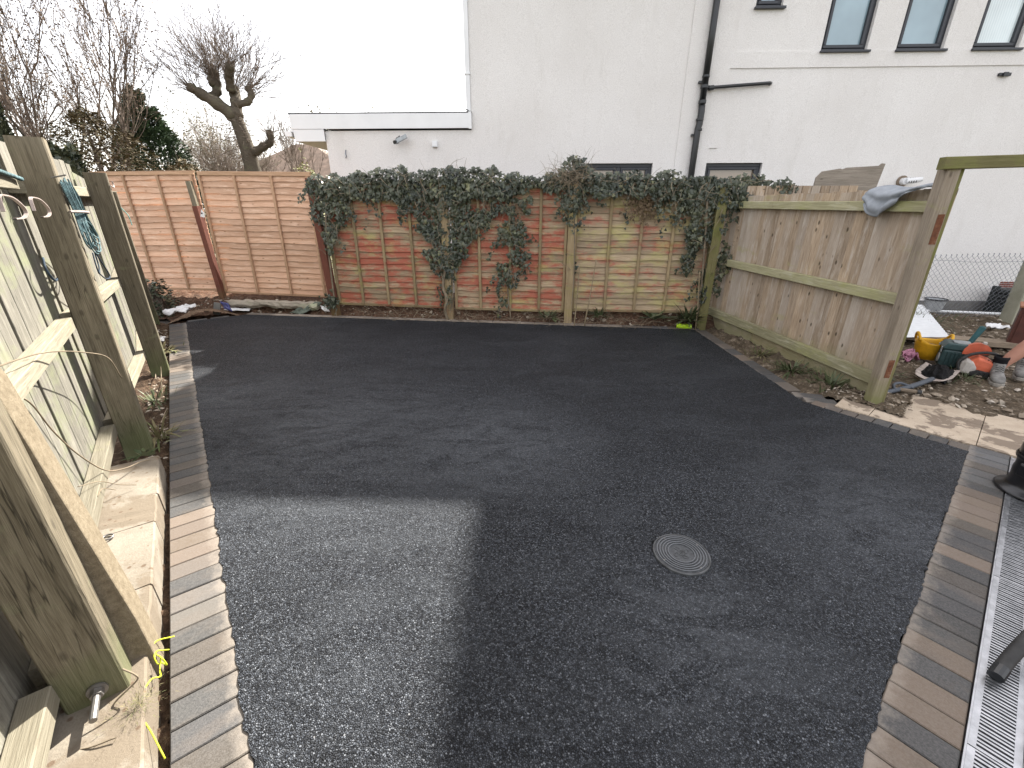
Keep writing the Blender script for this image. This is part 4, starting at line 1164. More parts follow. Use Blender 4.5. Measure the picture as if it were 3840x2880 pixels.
limb([(-7.74, 4.2), (-7.42, 4.27), (-7.29, 4.48), (-7.42, 4.64)], 0.10, 0.085, 0.2)
limb([(-7.66, 2.95), (-7.38, 3.04), (-7.1, 3.16), (-6.86, 3.28), (-6.83, 3.56)], 0.13, 0.085, -0.2)
cr = MB()
for hi, (s_, r1) in enumerate(heads):
    nsh = 74 if hi < 6 else 45
    for _ in range(nsh):
        i = rt.randint(len(s_) // 2, len(s_) - 1)
        base = s_[i]
        out = base - Vector((-7.85, Y, 4.25))
        out = out.normalized() * 0.75 + Vector((0, 0, 0.75))
        L = rt.uniform(0.7, 2.1) * (0.6 if hi == 6 else 1.0)
        pts, d2 = twig(cr, base, rdir(rt, out, 1.0), L, 0.0065, 6, rt, 0.15, 3, 0.05)
        for _ in range(3):
            twig(cr, pts[rt.randint(2, 5)], rdir(rt, d2, 0.7), L * rt.uniform(.25, .5), 0.0055, 3, rt, 0.2)
for _ in range(70):
    b = Vector((-7.72 + rt.uniform(-.15, .15), Y - 0.15, rt.uniform(2.9, 3.9)))
    twig(cr, b, rdir(rt, (rt.choice((-1, 1)) * 0.9, -0.2, -0.15), 0.5), rt.uniform(.4, 1.0), 0.008, 4, rt, 0.3)
mk('crown', cr, M['twig'], pol)

def bare_tree(label, x, y, z0, trunk_h, L, rad, depth, seed, mat_t, mat_w, stems=1, spread=0.5, leaf=None, nleaf=0, lsize=0.04, lean=(0, 0, 1), kids=(3, 4), ht=0.12, group=None, shrink=0.66):
    r = random.Random(seed)
    t = thing('bare_tree', label, 'tree', (x, y, z0), 0, group)
    tb = MB(); cw = MB(); ends = []
    for k in range(stems):
        d = rdir(r, lean, 0.05 if stems == 1 else 0.33)
        pts, d2 = twig(tb, (x + (0 if stems == 1 else r.uniform(-.5, .5)), y + (0 if stems == 1 else r.uniform(-.4, .4)), z0), d, trunk_h * r.uniform(.85, 1.15), rad, 6, r, 0.07, 8, 0.03)
        for j in range(r.randint(5, 7)):
            q = pts[r.randint(3, 6)]
            grow(cw, q, rdir(r, Vector(d2) + Vector((0, 0, .2)), spread), L * r.uniform(.75, 1.15), rad * 0.5, depth, r, spread, ht, kids, ends, shrink)
    mk('trunk', tb, mat_t, t, smooth=True)
    mk('crown', cw, mat_w, t)
    if leaf is not None:
        mk('foliage', leaves_on(ends, nleaf, lsize, r), leaf, t)
    return t
bare_tree("tall many stemmed tree with reddish buds at the far left edge", -11.3, 12.2, -0.3, 4.2, 1.9, 0.05, 3, 5, M['bark'], M['twig'], stems=9, spread=0.42, leaf=M['bud'], nleaf=5200, lsize=0.045, kids=(3, 4), ht=0.13, group='bare trees beyond the fence')
bare_tree("second reddish bare tree behind the tall one, half cut by the left edge", -13.4, 13.2, -0.3, 4.6, 1.9, 0.05, 3, 25, M['bark'], M['twig'], stems=7, spread=0.45, leaf=M['bud'], nleaf=4200, lsize=0.045, kids=(3, 4), ht=0.13, group='bare trees beyond the fence')
bare_tree("slim grey sapling between the reddish tree and the conifer", -16.0, 20.5, -0.3, 3.4, 1.6, 0.07, 3, 8, M['twig'], M['twig_pale'], stems=2, spread=0.42, kids=(3, 3), ht=0.25, group='bare trees beyond the fence')
bare_tree("low bare thicket tree right of the dark conifer", -11.2, 18, -0.3, 2.4, 1.5, 0.05, 3, 12, M['twig'], M['twig_pale'], stems=11, spread=0.6, leaf=M['paleleaf'], nleaf=4200, lsize=0.06, kids=(3, 4), ht=0.1, group='bare trees beyond the fence')
bare_tree("bare thicket tree in front of the distant brown roof", -8.9, 16.5, -0.3, 1.9, 1.2, 0.045, 3, 14, M['twig'], M['twig'], stems=9, spread=0.6, kids=(3, 4), ht=0.08, group='bare trees beyond the fence')
bare_tree("twiggy bare tree against the sky just left of the flat roof end", -7.0, 16, -0.3, 2.5, 1.2, 0.05, 3, 16, M['twig'], M['twig'], stems=3, spread=0.5, kids=(3, 4), ht=0.16, group='bare trees beyond the fence')
bare_tree("distant tree with pale new leaves above the middle of the flat roof", -7.5, 22, -0.3, 3.4, 1.35, 0.06, 3, 18, M['twig'], M['twig_pale'], stems=4, spread=0.4, leaf=M['paleleaf'], nleaf=1300, lsize=0.10, kids=(3, 3), ht=0.25, group='bare trees beyond the fence')
bare_tree("distant bare tree above the right end of the flat roof", -3.9, 22, -0.3, 3.6, 1.35, 0.06, 3, 19, M['twig'], M['twig_pale'], stems=3, spread=0.45, kids=(3, 3), ht=0.22, group='bare trees beyond the fence')

def foliage_blob(name, label, cat, x, y, z0, h, w, n, leaf, lsize, seed, shape, stem=M['twig'], tmpl=(LEAF_V, LEAF_F), droop=0.0, fill=0.55, group=None):
    """a crown of separate leaves spread through a volume; shape(t) = radius at height t"""
    r = random.Random(seed)
    t = thing(name, label, cat, (x, y, z0), 0, group)
    sp = []; ro = []; si = []
    for _ in range(n):
        u = r.random() ** 0.85
        a = r.uniform(0, 6.283)
        rr = shape(u) * w * (fill + (1 - fill) * r.random() ** 0.5)
        lump = 1 + 0.32 * mnoise.noise(Vector((math.cos(a) * 1.7, math.sin(a) * 1.7, u * h * 1.6 + seed)))
        px, py, pz = x + math.cos(a) * rr * lump, y + math.sin(a) * rr * lump, z0 + u * h * (1 + 0.06 * mnoise.noise(Vector((a, seed, 0))))
        if mnoise.noise(Vector((px * 2.2, py * 2.2, pz * 2.2 + seed))) < -0.28: continue
        sp.append((px, py, pz))
        ro.append(euler_q(r.uniform(-.7, .7) - droop, r.uniform(-.7, .7), a + 1.57 + r.uniform(-.5, .5))); si.append(lsize * r.uniform(.6, 1.5))
    mb = MB(); scatter(mb, sp, tmpl[0], tmpl[1], ro, si)
    tb = MB(); tb.tube([(x, y, z0), (x + .03, y, z0 + h * 0.5), (x, y, z0 + h * 0.92)], [0.14, 0.08, 0.015], 7)
    for _ in range(30):
        u = r.uniform(.1, .9); a = r.uniform(0, 6.28)
        twig(tb, (x, y, z0 + u * h * .9), (math.cos(a), math.sin(a), .3), shape(u) * w * 0.9, 0.02, 4, r, 0.2)
    mk('trunk', tb, stem, t)
    mk('crown', mb, leaf, t)
    return t
SPRAY_V = [(0, 0, 0), (0.16, -0.3, 0), (0.10, -0.45, -.05), (0.22, -0.7, -.08), (0.06, -0.75, -.1), (0, -1.05, -0.2), (-0.06, -0.75, -.1), (-0.22, -0.7, -.08), (-0.10, -0.45, -.05), (-0.16, -0.3, 0)]
SPRAY_F = [(0, 9, 8, 2, 1), (2, 8, 6, 4), (2, 4, 3), (8, 7, 6), (4, 6, 5)]
foliage_blob('conifer', "dark green conifer with drooping sprays and a pointed top", 'tree', -11.95, 16, -0.3, 5.2, 2.2, 20000, M['conifer'], 0.15, 3, lambda u: (1 - u) ** 0.8 * 0.95 + 0.02, M['bark'], (SPRAY_V, SPRAY_F), droop=0.5, fill=0.45)
foliage_blob('hedge_shrub', "brown leaved hedge shrub in front of the conifer", 'shrub', -9.85, 11.4, -0.3, 3.85, 1.55, 17000, M['brownleaf'], 0.065, 4, lambda u: max(0.03, (1 - u ** 2.6)) ** 0.55, fill=0.2, group='shrubs beyond the fence')
foliage_blob('hedge_shrub', "low olive brown shrub just over the top of the left orange panel", 'shrub', -7.6, 11.0, -0.3, 2.85, 1.2, 5200, M['brownleaf'], 0.07, 9, lambda u: 0.95 if u < .7 else 0.95 * (1 - u) / 0.3 + .05, fill=0.2, group='shrubs beyond the fence')
foliage_blob('yellow_shrub', "yellow green shrub below the end of the flat roof", 'shrub', -4.75, 10.8, -0.3, 2.95, 0.75, 3000, M['yellowleaf'], 0.05, 6, lambda u: 0.9 if u < .6 else 0.9 * (1 - u) / 0.4 + .05, fill=0.25, group='shrubs beyond the fence')
foliage_blob('ivy_tree', "ivy smothered tree stump at the far left edge behind the fence", 'tree', -11.3, 10.6, -0.3, 4.0, 0.62, 4200, M['ivy'], 0.11, 7, lambda u: 0.8 - 0.35 * u, M['bark'], (IVY_V, IVY_F), droop=1.2, fill=0.7)
foliage_blob('ivy_tree', "lower ivy clump on a stem behind the near fence posts", 'tree', -9.3, 10.0, -0.3, 2.95, 0.55, 2600, M['ivy'], 0.10, 17, lambda u: 0.8 - 0.4 * u, M['bark'], (IVY_V, IVY_F), droop=1.2, fill=0.5)

# ------------------------------------------------------------------ ivy over the back fence
M1 = [(-2.78, 1.82), (-2.6, 1.93), (-2.2, 1.9), (-1.82, 1.97), (-1.52, 2.02), (-1.25, 1.94), (-0.92, 2.0), (-0.41, 1.99), (0.1, 1.91), (0.27, 1.88), (0.53, 1.95), (0.63, 2.06), (0.85, 2.06), (0.99, 1.95), (1.25, 1.92), (1.72, 1.93), (2.19, 1.88), (2.64, 1.87), (3.09, 1.85), (3.33, 1.78), (3.35, 1.7), (2.92, 1.68), (2.74, 1.49), (2.63, 1.46), (2.36, 1.58), (2.13, 1.46), (1.93, 1.49), (1.75, 1.64), (1.44, 1.61), (1.11, 1.61), (0.88, 1.65), (0.61, 1.65), (0.27, 1.68), (-0.07, 1.59), (-0.77, 1.56), (-1.5, 1.59), (-1.95, 1.56), (-2.25, 1.59), (-2.46, 1.66), (-2.77, 1.66)]
M2 = [(-2.78, 1.82), (-2.25, 1.82), (-2.12, 1.65), (-2.32, 1.35), (-2.48, 1.11), (-2.55, 0.89), (-2.68, 0.89), (-2.7, 1.17), (-2.78, 1.59)]
M3 = [(-1.71, 1.65), (0.38, 1.65), (0.1, 1.46), (-0.25, 1.36), (-0.47, 1.12), (-0.66, 0.91), (-0.79, 0.62), (-0.91, 0.43), (-1.03, 0.47), (-1.16, 0.8), (-1.26, 0.9), (-1.31, 1.18), (-1.59, 1.39)]
M4 = [(-0.14, 1.6), (0.24, 1.6), (0.18, 1.2), (0.25, 0.92), (0.15, 0.78), (0.15, 0.57), (-0.08, 0.19), (-0.23, 0.26), (-0.26, 0.63), (-0.25, 1.12)]
M5 = [(0.57, 1.71), (0.88, 1.58), (0.79, 1.43), (0.65, 1.52)]
M6 = [(2.09, 1.52), (2.61, 1.58), (2.59, 1.31), (2.64, 0.82), (2.59, 0.34), (2.45, 0.62), (2.22, 0.82), (2.16, 1.24)]
def shrink(poly, f):
    cx_ = sum(p[0] for p in poly) / len(poly)
    return [(cx_ + (p[0] - cx_) * f, p[1]) for p in poly]
M3, M4 = shrink(M3, 0.90), shrink(M4, 0.80)
M1 = [(x, z + (0.05 if z < 1.7 else 0.0)) for x, z in M1]
def yfence(x): return 6.20 - 0.131 * (x + 0.89)
def ivy(label, areas, seed, trunks, loc):
    r = random.Random(seed)
    t = thing('ivy', label, 'ivy', loc, 0, 'ivy on the back fence')
    sp = []; ro = []; si = []; st = MB(); dead = []
    for poly, dens, bulge, small in areas:
        x0, x1 = min(p[0] for p in poly), max(p[0] for p in poly); z0, z1 = min(p[1] for p in poly), max(p[1] for p in poly)
        n = int((x1 - x0) * (z1 - z0) * dens)
        for _ in range(n):
            x, z = r.uniform(x0 - .04, x1 + .04), r.uniform(z0 - .04, z1 + .05)
            jx, jz = x + 0.10 * mnoise.noise(Vector((x * 6, z * 6, seed))), z + 0.09 * mnoise.noise(Vector((x * 6, z * 6, seed + 9)))
            if not inpoly(jx, jz, poly): continue
            g = mnoise.noise(Vector((x * 4.2, z * 4.2, 3.3 + seed)))
            if bulge < 0.12 and g < -0.30: continue
            d = bulge * (0.25 + 0.75 * r.random()) * (0.75 + 0.7 * g)
            back = r.random() < 0.22 and z > 1.72
            y = yfence(x) - max(0.01, d) if not back else yfence(x) + r.uniform(0, 0.22)
            if z < 1.62 and g < -0.12 and r.random() < .6: continue
            sp.append((x, y, z))
            up_ = 0.5 if z > 1.86 else 0.0
            ro.append(euler_q(R(78) - up_ + r.gauss(0, .33), r.gauss(0, .4), r.gauss(0, .45)))
            si.append(0.043 * r.uniform(.6, 1.5))
        for _ in range(int((x1 - x0) * (z1 - z0) * 95)):
            x, z = r.uniform(x0, x1), r.uniform(z0, z1)
            if not inpoly(x, z, poly): continue
            twig(st, (x, yfence(x) - bulge * r.uniform(.3, 1.15) - 0.015, z), (r.gauss(0, .7), r.gauss(0, .2), r.gauss(-.1, .8)), r.uniform(.08, .36), r.uniform(.0022, .0048), 5, r, 0.4, 4, -0.05)
    for _ in range(int(len(areas[0][0]) * 2.2) if areas[0][0] is M1 else 8):
        poly = areas[0][0]; k = r.randrange(len(poly)); x, z = poly[k]
        if z > 1.72: continue
        pts, d2 = twig(st, (x, yfence(x) - .05, z + .05), (r.gauss(0, .35), -0.1, -1), r.uniform(.12, .42), .003, 6, r, .22, 4)
        for p in pts[1:]:
            for _ in range(r.randint(1, 4)):
                sp.append(tuple(p + Vector((r.gauss(0, .022), -abs(r.gauss(0, .012)), r.gauss(0, .022)))))
                ro.append(euler_q(R(78) + r.gauss(0, .33), r.gauss(0, .4), r.gauss(0, .6))); si.append(.036 * r.uniform(.5, 1.4))
    for pts, r0 in trunks:
        st.tube(smoothpath(pts, 4), r0, 7)
    mb = MB(); scatter(mb, sp, IVY_V, IVY_F, ro, si)
    tag(mk('leaf', mb, M['ivy'], t), kind='stuff')
    tag(mk('stem', st, M['stem'], t), kind='stuff')
    return t
ivy("thick band of dark ivy lying along the top of the old fence panels", [(M1, 3500, 0.19, True)], 41, [], (0.3, 6.05, 1.5))
ivy("ivy hanging down the red post at the left end of the band", [(shrink(M2, 0.85), 2600, 0.12, True)], 42, [([(-2.66, 6.38, 0.0), (-2.64, 6.37, 0.6), (-2.60, 6.36, 1.3), (-2.5, 6.36, 1.8)], 0.012)], (-2.5, 6.35, 0.0))
ivy("broad wedge of ivy narrowing down to a trunk at the post", [(M3, 2200, 0.10, True)], 43,
    [([(-0.93, 6.13, -0.02), (-0.97, 6.12, 0.15), (-0.93, 6.13, 0.32), (-0.98, 6.14, 0.5), (-0.9, 6.17, 0.9), (-0.84, 6.17, 1.4), (-0.7, 6.17, 1.8)], 0.020), ([(-0.90, 6.16, 0.1), (-0.85, 6.14, 0.35), (-0.8, 6.17, 0.9), (-0.45, 6.13, 1.4), (-0.3, 6.12, 1.7)], 0.010), ([(-0.95, 6.12, 0.3), (-1.0, 6.16, 0.7), (-1.15, 6.19, 1.2), (-1.3, 6.2, 1.6)], 0.009)], (-0.93, 6.1, 0.0))
ivy("narrow column of ivy climbing the middle of the redder panel", [(M4, 2100, 0.07, True)], 44, [([(-0.02, 6.08, 0.05), (-0.06, 6.07, 0.5), (0.0, 6.07, 1.0), (0.03, 6.07, 1.6)], 0.009)], (0.0, 6.05, 0.05))
ivy("small tuft of ivy drooping over the post right of the red panel", [(M5, 3400, 0.10, True), ([(0.72, 1.02), (0.86, 1.05), (0.86, 0.6), (0.76, 0.62)], 1300, 0.06, True)], 45, [([(0.82, 5.93, 0.0), (0.84, 5.92, 0.7), (0.8, 5.92, 1.6)], 0.008)], (0.8, 5.93, 0.0))
ivy("dark ivy filling the corner beside the closeboard fence", [(shrink(M6, 0.85), 2500, 0.11, True), ([(2.62, 1.45), (2.84, 1.5), (2.80, 0.9), (2.72, 0.35), (2.66, 0.4)], 2000, 0.10, True)], 46, [([(2.52, 5.7, 0.0), (2.50, 5.69, 0.5), (2.45, 5.69, 1.1), (2.4, 5.7, 1.6)], 0.012)], (2.5, 5.7, 0.0))
# dead tangle standing up on the band
r = random.Random(50)
q = MB()
for _ in range(330):
    a = r.uniform(0, 6.28)
    twig(q, (0.72 + r.gauss(0, .10), 5.93 + r.gauss(0, .09), 1.80 + r.uniform(0, .15)), (math.cos(a) * .9, math.sin(a) * .5, r.uniform(-.3, 1.0)), r.uniform(.12, .34), 0.0028, 5, r, 0.5, 3, -0.12)
t_ = thing('dead_tangle', "grey brown tangle of dead stems humped on top of the ivy band", 'twigs', (0.72, 5.95, 1.75))
tag(mk('stem', q, M['stem'], t_), kind='stuff')
q = MB(); sp = []; ro = []; si = []
for _ in range(260):
    sp.append((r.gauss(1.66, .12), yfence(1.66) - r.uniform(.02, .08), r.gauss(1.55, .09))); ro.append(euler_q(R(80) + r.gauss(0, .4), r.gauss(0, .5), r.gauss(0, .5))); si.append(r.uniform(.02, .045))
scatter(q, sp, IVY_V, IVY_F, ro, si)
t_ = thing('dead_ivy', "patch of brown dead ivy leaves on the greenest panel under the band", 'ivy', (1.66, 5.85, 1.4))
tag(mk('leaf', q, M['ivy_dead'], t_), kind='stuff')
q = MB(); sp = []; ro = []; si = []
for _ in range(90):
    sp.append((r.gauss(-2.70, .05), yfence(-2.7) - r.uniform(.05, .15), r.gauss(0.22, .05))); ro.append(euler_q(R(75) + r.gauss(0, .4), r.gauss(0, .5), r.gauss(0, .5))); si.append(r.uniform(.03, .055))
scatter(q, sp, IVY_V, IVY_F, ro, si)
t_ = thing('ivy_sprout', "little ivy sprout at the foot of the red post by the ivy panel", 'ivy', (-2.7, 6.3, 0.1)); tag(mk('leaf', q, M['ivy'], t_), kind='stuff')
q = MB()
for _ in range(220):
    x = r.uniform(-2.4, 2.4)
    twig(q, (x, yfence(x) - r.uniform(.0, .2), r.uniform(.02, .15)), (r.gauss(0, 1), -r.random() * .6, r.gauss(0, .4)), r.uniform(.10, .4), 0.003, 5, r, 0.45, 3, -0.08)
t_ = thing('root_tangle', "bare roots and dead stems hanging over the soil bank below the old panels", 'roots', (0, 6.0, 0.0)); tag(mk('root', q, M['stem'], t_), kind='stuff')

# ------------------------------------------------------------------ weeds
def weed(label, x, y, z, n, L, seed, mat, tmpl, spread, flat=0.5, name='weed', cat='weed', group='weeds at the edges'):
    r = random.Random(seed); sp = []; ro = []; si = []
    for _ in range(n):
        a = r.uniform(0, 6.283); d = abs(r.gauss(0, spread))
        sp.append((x + math.cos(a) * d, y + math.sin(a) * d, z + r.uniform(0, .03)))
        ro.append(Matrix.Rotation(a - 1.57, 3, 'Z') @ Matrix.Rotation(-r.uniform(.1, flat * 1.4), 3, 'X')); si.append(L * r.uniform(.5, 1.2))
    mb = MB(); scatter(mb, sp, tmpl[0], tmpl[1], ro, si)
    t = thing(name, label, cat, (x, y, z), 0, group)
    tag(mk('leaf', mb, mat, t), kind='stuff')
    return t
WIDE_V = [(-0.03, 0, 0), (0.03, 0, 0), (0.17, 0.12, 0.45), (0.10, 0.25, 0.75), (0, 0.4, 1.0), (-0.10, 0.25, 0.75), (-0.17, 0.12, 0.45)]
WIDE_F = [(0, 1, 2, 6), (6, 2, 3, 5), (5, 3, 4)]
BL_, WD_ = (BLADE_V, BLADE_F), (WIDE_V, WIDE_F)
weed("leafy dock plant at the foot of the greenest panel", 1.93, 5.78, 0.10, 22, 0.20, 1, M['weed'], WD_, 0.03, 0.9)
weed("grass tuft in the back corner by the lime can", 2.40, 5.72, 0.08, 130, 0.30, 2, M['weed'], BL_, 0.05, 0.9, 'grass_tuft', 'grass')
weed("low green weed beneath the closeboard fence near its middle", 2.80, 4.02, 0.0, 90, 0.16, 3, M['weed'], BL_, 0.09, 1.3)
weed("sprawling feathery weed by the closeboard fence close to the step", 2.93, 3.62, 0.0, 120, 0.13, 4, M['weed'], BL_, 0.09, 1.4)
weed("dead grass clump mid way under the closeboard fence", 2.76, 4.5, 0.0, 70, 0.12, 5, M['straw'], BL_, 0.08, 1.3, 'grass_tuft', 'grass')
weed("short grass at the foot of the panel left of the dock plant", 1.22, 5.92, 0.12, 80, 0.15, 6, M['weed'], BL_, 0.08, 1.2, 'grass_tuft', 'grass')
weed("small weed on the bank below the redder panel", 0.5, 5.95, 0.08, 50, 0.12, 7, M['weed'], WD_, 0.08, 1.2)
weed("straggly plant in the soil strip between the second and third fence posts", *K(3.35, -0.10, 0)[:2], -0.03, 45, 0.11, 8, M['weed'], BL_, 0.07, 1.2)
weed("bigger green tuft beside the foot of the third fence post", *K(4.9, -0.06, 0)[:2], 0.0, 60, 0.10, 9, M['straw'], WD_, 0.08, 1.3)
weed("round leaved seedling at the foot of the second fence post", *F(1.93, -0.02, 0)[:2], 0.05, 10, 0.07, 10, M['weed'], WD_, 0.05, 1.2)
weed("dry grass by the foot of the second fence post", *F(2.3, 0.03, 0)[:2], 0.0, 60, 0.14, 11, M['straw'], BL_, 0.06, 1.3, 'grass_tuft', 'grass')
weed("patch of moss and grass between the shovel and the gate post", 3.62, 3.88, 0.0, 130, 0.09, 12, M['weed'], BL_, 0.12, 1.4, 'grass_tuft', 'grass')
weed("grass patch on the mud behind the orange saw", 5.9, 6.05, 0.0, 240, 0.12, 13, M['weed'], BL_, 0.28, 1.4, 'grass_tuft', 'grass')
weed("moss fringe on the mud in front of the teal toolbox", 4.35, 3.80, 0.0, 150, 0.06, 14, M['weed'], BL_, 0.13, 1.4, 'grass_tuft', 'grass')
weed("yellowish moss on the near end of the concrete footing", *F(0.0, 0.03, 0)[:2], 0.088, 420, 0.012, 15, M['straw'], BL_, 0.045, 1.4, 'grass_tuft', 'grass')
foliage_blob('dark_shrub', "dark shrub in the shady gap between the last fence post and the orange panel", 'shrub', -5.55, 6.62, -0.05, 0.55, 0.34, 700, M['ivy'], 0.06, 22, lambda u: 0.9 - 0.5 * u, fill=0.3)

# ------------------------------------------------------------------ drain channel
dr = thing('drain_channel', "galvanised slotted drain channel running along the right hand paving", 'drain', tuple(Rr(-1.5, -0.26, -0.08)))
def strip(p0, p1, q0, q1, z0, z1):
    mb = MB(); c = [Rr(p0, q0, 0), Rr(p1, q0, 0), Rr(p1, q1, 0), Rr(p0, q1, 0)]
    return mb.prism([(v.x, v.y) for v in c], z0, z1)
mk('channel_bed', strip(-3.5, 0.13, -0.318, -0.197, -0.08, -0.06), M['darkvoid'], dr)
mk('channel_edge', strip(-3.5, 0.13, -0.2005, -0.1955, -0.06, 0.004), M['galv'], dr)
mk('channel_edge', strip(-3.5, 0.13, -0.3205, -0.3155, -0.06, 0.004), M['galv'], dr)
def grate(p0, p1):
    mb = MB()
    def b(pa, pb, qa, qb, za, zb):
        c = [Rr(pa, qa, 0), Rr(pb, qa, 0), Rr(pb, qb, 0), Rr(pa, qb, 0)]
        mb.prism([(v.x, v.y) for v in c], za, zb)
    g = 0.002
    b(p0 + g, p1 - g, -0.2195, -0.2015, -0.018, 0.001); b(p0 + g, p1 - g, -0.3145, -0.2965, -0.018, 0.001)
    n = int((p1 - p0) / 0.0152)
    for i in range(n):
        p = p0 + 0.006 + i * (p1 - p0 - 0.012) / n
        b(p, p + 0.0075, -0.2968, -0.2192, -0.014, 0.0 + 0.0012 * (i % 2))
        for q_ in (-0.245, -0.271):
            c = Rr(p + 0.0037, q_, 0.001)
    b(p0 + g, p0 + g + 0.006, -0.2968, -0.2192, -0.014, 0.001); b(p1 - g - 0.006, p1 - g, -0.2968, -0.2192, -0.014, 0.001)
    o = mk('grate', mb, M['galv'], dr)
for p0, p1 in ((0.12, -0.88), (-0.88, -1.38), (-1.38, -2.38), (-2.38, -3.38)): grate(p1, p0)
# ------------------------------------------------------------------ round inspection cover
MC = (0.80, 1.558)
mh = thing('inspection_cover', "small round inspection cover with ringed ribs set in the tarmac", 'manhole cover', (MC[0], MC[1], 0.006))
q = MB(); q.lathe([(0.1295, -0.02), (0.1295, 0.013), (0.1275, 0.0155), (0.1215, 0.0155), (0.1205, 0.011)], (MC[0], MC[1], 0), 64, True, False); mk('frame', q, M['iron'], mh)
pr = [(0.119, 0.0), (0.119, 0.0145)]
for k in range(5):
    rr0 = 0.113 - k * 0.0125
    pr += [(rr0, 0.0140), (rr0 - 0.001, 0.0188), (rr0 - 0.0055, 0.0188), (rr0 - 0.0065, 0.0140)]
pr += [(0.048, 0.0142), (0.001, 0.0142)]
q = MB(); q.lathe(pr, (MC[0], MC[1], 0), 72, False, True); cv = mk('cover', q, M['cover'], mh)
for a in (28, 118, 205, 300):
    c = (MC[0] + 0.106 * math.cos(R(a)), MC[1] + 0.106 * math.sin(R(a)), 0.0)
    q = MB(); q.lathe([(0.0045, 0.0140), (0.0045, 0.0195), (0.0035, 0.020), (0.0028, 0.0175), (0.0008, 0.0175)], c, 14, False, True); mk('screw', q, M['steel'], mh)
def ring(mb, c, rx, ry, rot, rad, n=30):
    pts = []
    for i in range(n + 1):
        a = 2 * math.pi * i / n
        x, y = rx * math.cos(a), ry * math.sin(a)
        pts.append((c[0] + x * math.cos(rot) - y * math.sin(rot), c[1] + x * math.sin(rot) + y * math.cos(rot), c[2]))
    mb.tube(pts, rad, 5, cap=False)
q = MB(); ring(q, (MC[0], MC[1], 0.015), 0.016, 0.016, 0, 0.0022); ring(q, (MC[0], MC[1], 0.015), 0.006, 0.006, 0, 0.002)
for a in (20, 110, 200, 290): ring(q, (MC[0] + 0.028 * math.cos(R(a)), MC[1] + 0.028 * math.sin(R(a)), 0.015), 0.013, 0.008, R(a + 40), 0.0016)
mk('emblem', q, M['iron'], cv)

# ------------------------------------------------------------------ black machine and hose on the drain
VX, VY = 3.005, 2.03
vac = thing('vacuum_drum', "glossy black machine drum with a clip standing on the drain at the right edge", 'machine', (VX, VY, 0.002))
q = MB(); q.lathe([(0.165, 0.004), (0.168, 0.012), (0.160, 0.022), (0.132, 0.034), (0.124, 0.055), (0.122, 0.10), (0.126, 0.13), (0.122, 0.16), (0.125, 0.20), (0.130, 0.215), (0.128, 0.30), (0.10, 0.36), (0.05, 0.39)], (VX, VY, 0), 36, True, True); mk('drum', q, M['blackvac'], vac, smooth=True)
q = MB(); q.lathe([(0.134, 0.205), (0.137, 0.212), (0.137, 0.224), (0.133, 0.232)], (VX, VY, 0), 36, False, False); mk('rim', q, M['blackvac'], vac)
for k, (dx, dz, s_) in enumerate(((-0.155, 0.175, (0.06, 0.06, 0.075)), (-0.145, 0.225, (0.05, 0.05, 0.03)))):
    q = MB(); q.box((VX + dx, VY - 0.035, dz), s_); mk('clip', q, M['blackvac'], vac, bevel=0.01)
q = MB(); q.tube(smoothpath([(1.685, 0.985, 0.024), (1.74, 1.015, 0.05), (1.84, 1.06, 0.11), (2.05, 1.15, 0.19), (2.4, 1.4, 0.22)]), 0.021, 12)
hs = tag(mk('hose', q, M['rubber'], smooth=True), "black rubber hose end resting on the drain grate at the right edge", 'hose')
q = MB(); q.tube([(1.672, 0.978, 0.0225), (1.71, 0.999, 0.036)], 0.0225, 14); mk('nozzle', q, M['blackpipe'], hs)

# ------------------------------------------------------------------ things on and by the left fence
def rope_obj(name, label, cat, paths, rad, mat, group=None, n=5):
    mb = MB()
    for p in paths: mb.tube(smoothpath(p, 6), rad, n)
    o = mk(name, mb, mat, smooth=True)
    return tag(o, label, cat, group)
r = random.Random(61)
cx = lambda a, b, z: F(a, b, z)
rc = thing('rope_coil', "blue green rope coil hung from a nail on the second fence post", 'rope', tuple(F(2.3, 0.02, 1.3)))
q = MB()
for k in range(10):
    w = 0.115 + 0.035 * r.gauss(0, 1); top = 1.68 - r.uniform(0, .03); bot = 1.26 + r.uniform(-.03, .16); s0 = 2.235 + 0.016 * k * 0.6
    t0 = 0.006 + 0.003 * k + r.uniform(0, .01)
    q.tube(smoothpath([cx(s0, t0, top), cx(s0 + 0.03 + w * .35, t0 + .01, 1.58), cx(s0 + .10 + w * .30, t0 + .006, 1.49), cx(s0 + .16 + w, t0 + .012, 1.38 + r.uniform(-.03, .03)), cx(s0 + .10 + w * .8, t0 + .015, bot),
        cx(s0 + .02 + w * .1, t0 + .012, bot + .03), cx(s0 + .02, t0 + .008, 1.40), cx(s0 + .05, t0 + .006, 1.50), cx(s0, t0 + .004, 1.60), cx(s0 - .005, t0, top)], 5), 0.0042, 5)
mk('loop', q, M['rope'], rc, smooth=True)
q = MB(); q.tube(smoothpath([cx(2.24, 0.005, 1.502), cx(2.30, 0.055, 1.50), cx(2.42, 0.06, 1.495), cx(2.50, 0.01, 1.49)], 5), 0.008, 6); mk('tie', q, M['strap'], rc)
q = MB(); q.tube(smoothpath([cx(2.30, .03, 1.27), cx(2.26, .03, 1.20), cx(2.27, .03, 1.15), cx(2.36, .03, 1.19), cx(2.40, .03, 1.27), cx(2.52, .03, 1.20), cx(2.68, .03, 1.11), cx(2.66, .03, 1.08), cx(2.45, .03, 1.10), cx(2.27, .03, 1.15)], 6), 0.0042, 5); mk('loose_end', q, M['rope_dark'], rc, smooth=True)
q = MB(); q.tube([cx(2.23, -0.02, 1.675), cx(2.215, 0.045, 1.69)], 0.004, 6); mk('nail', q, M['steel'], rc)
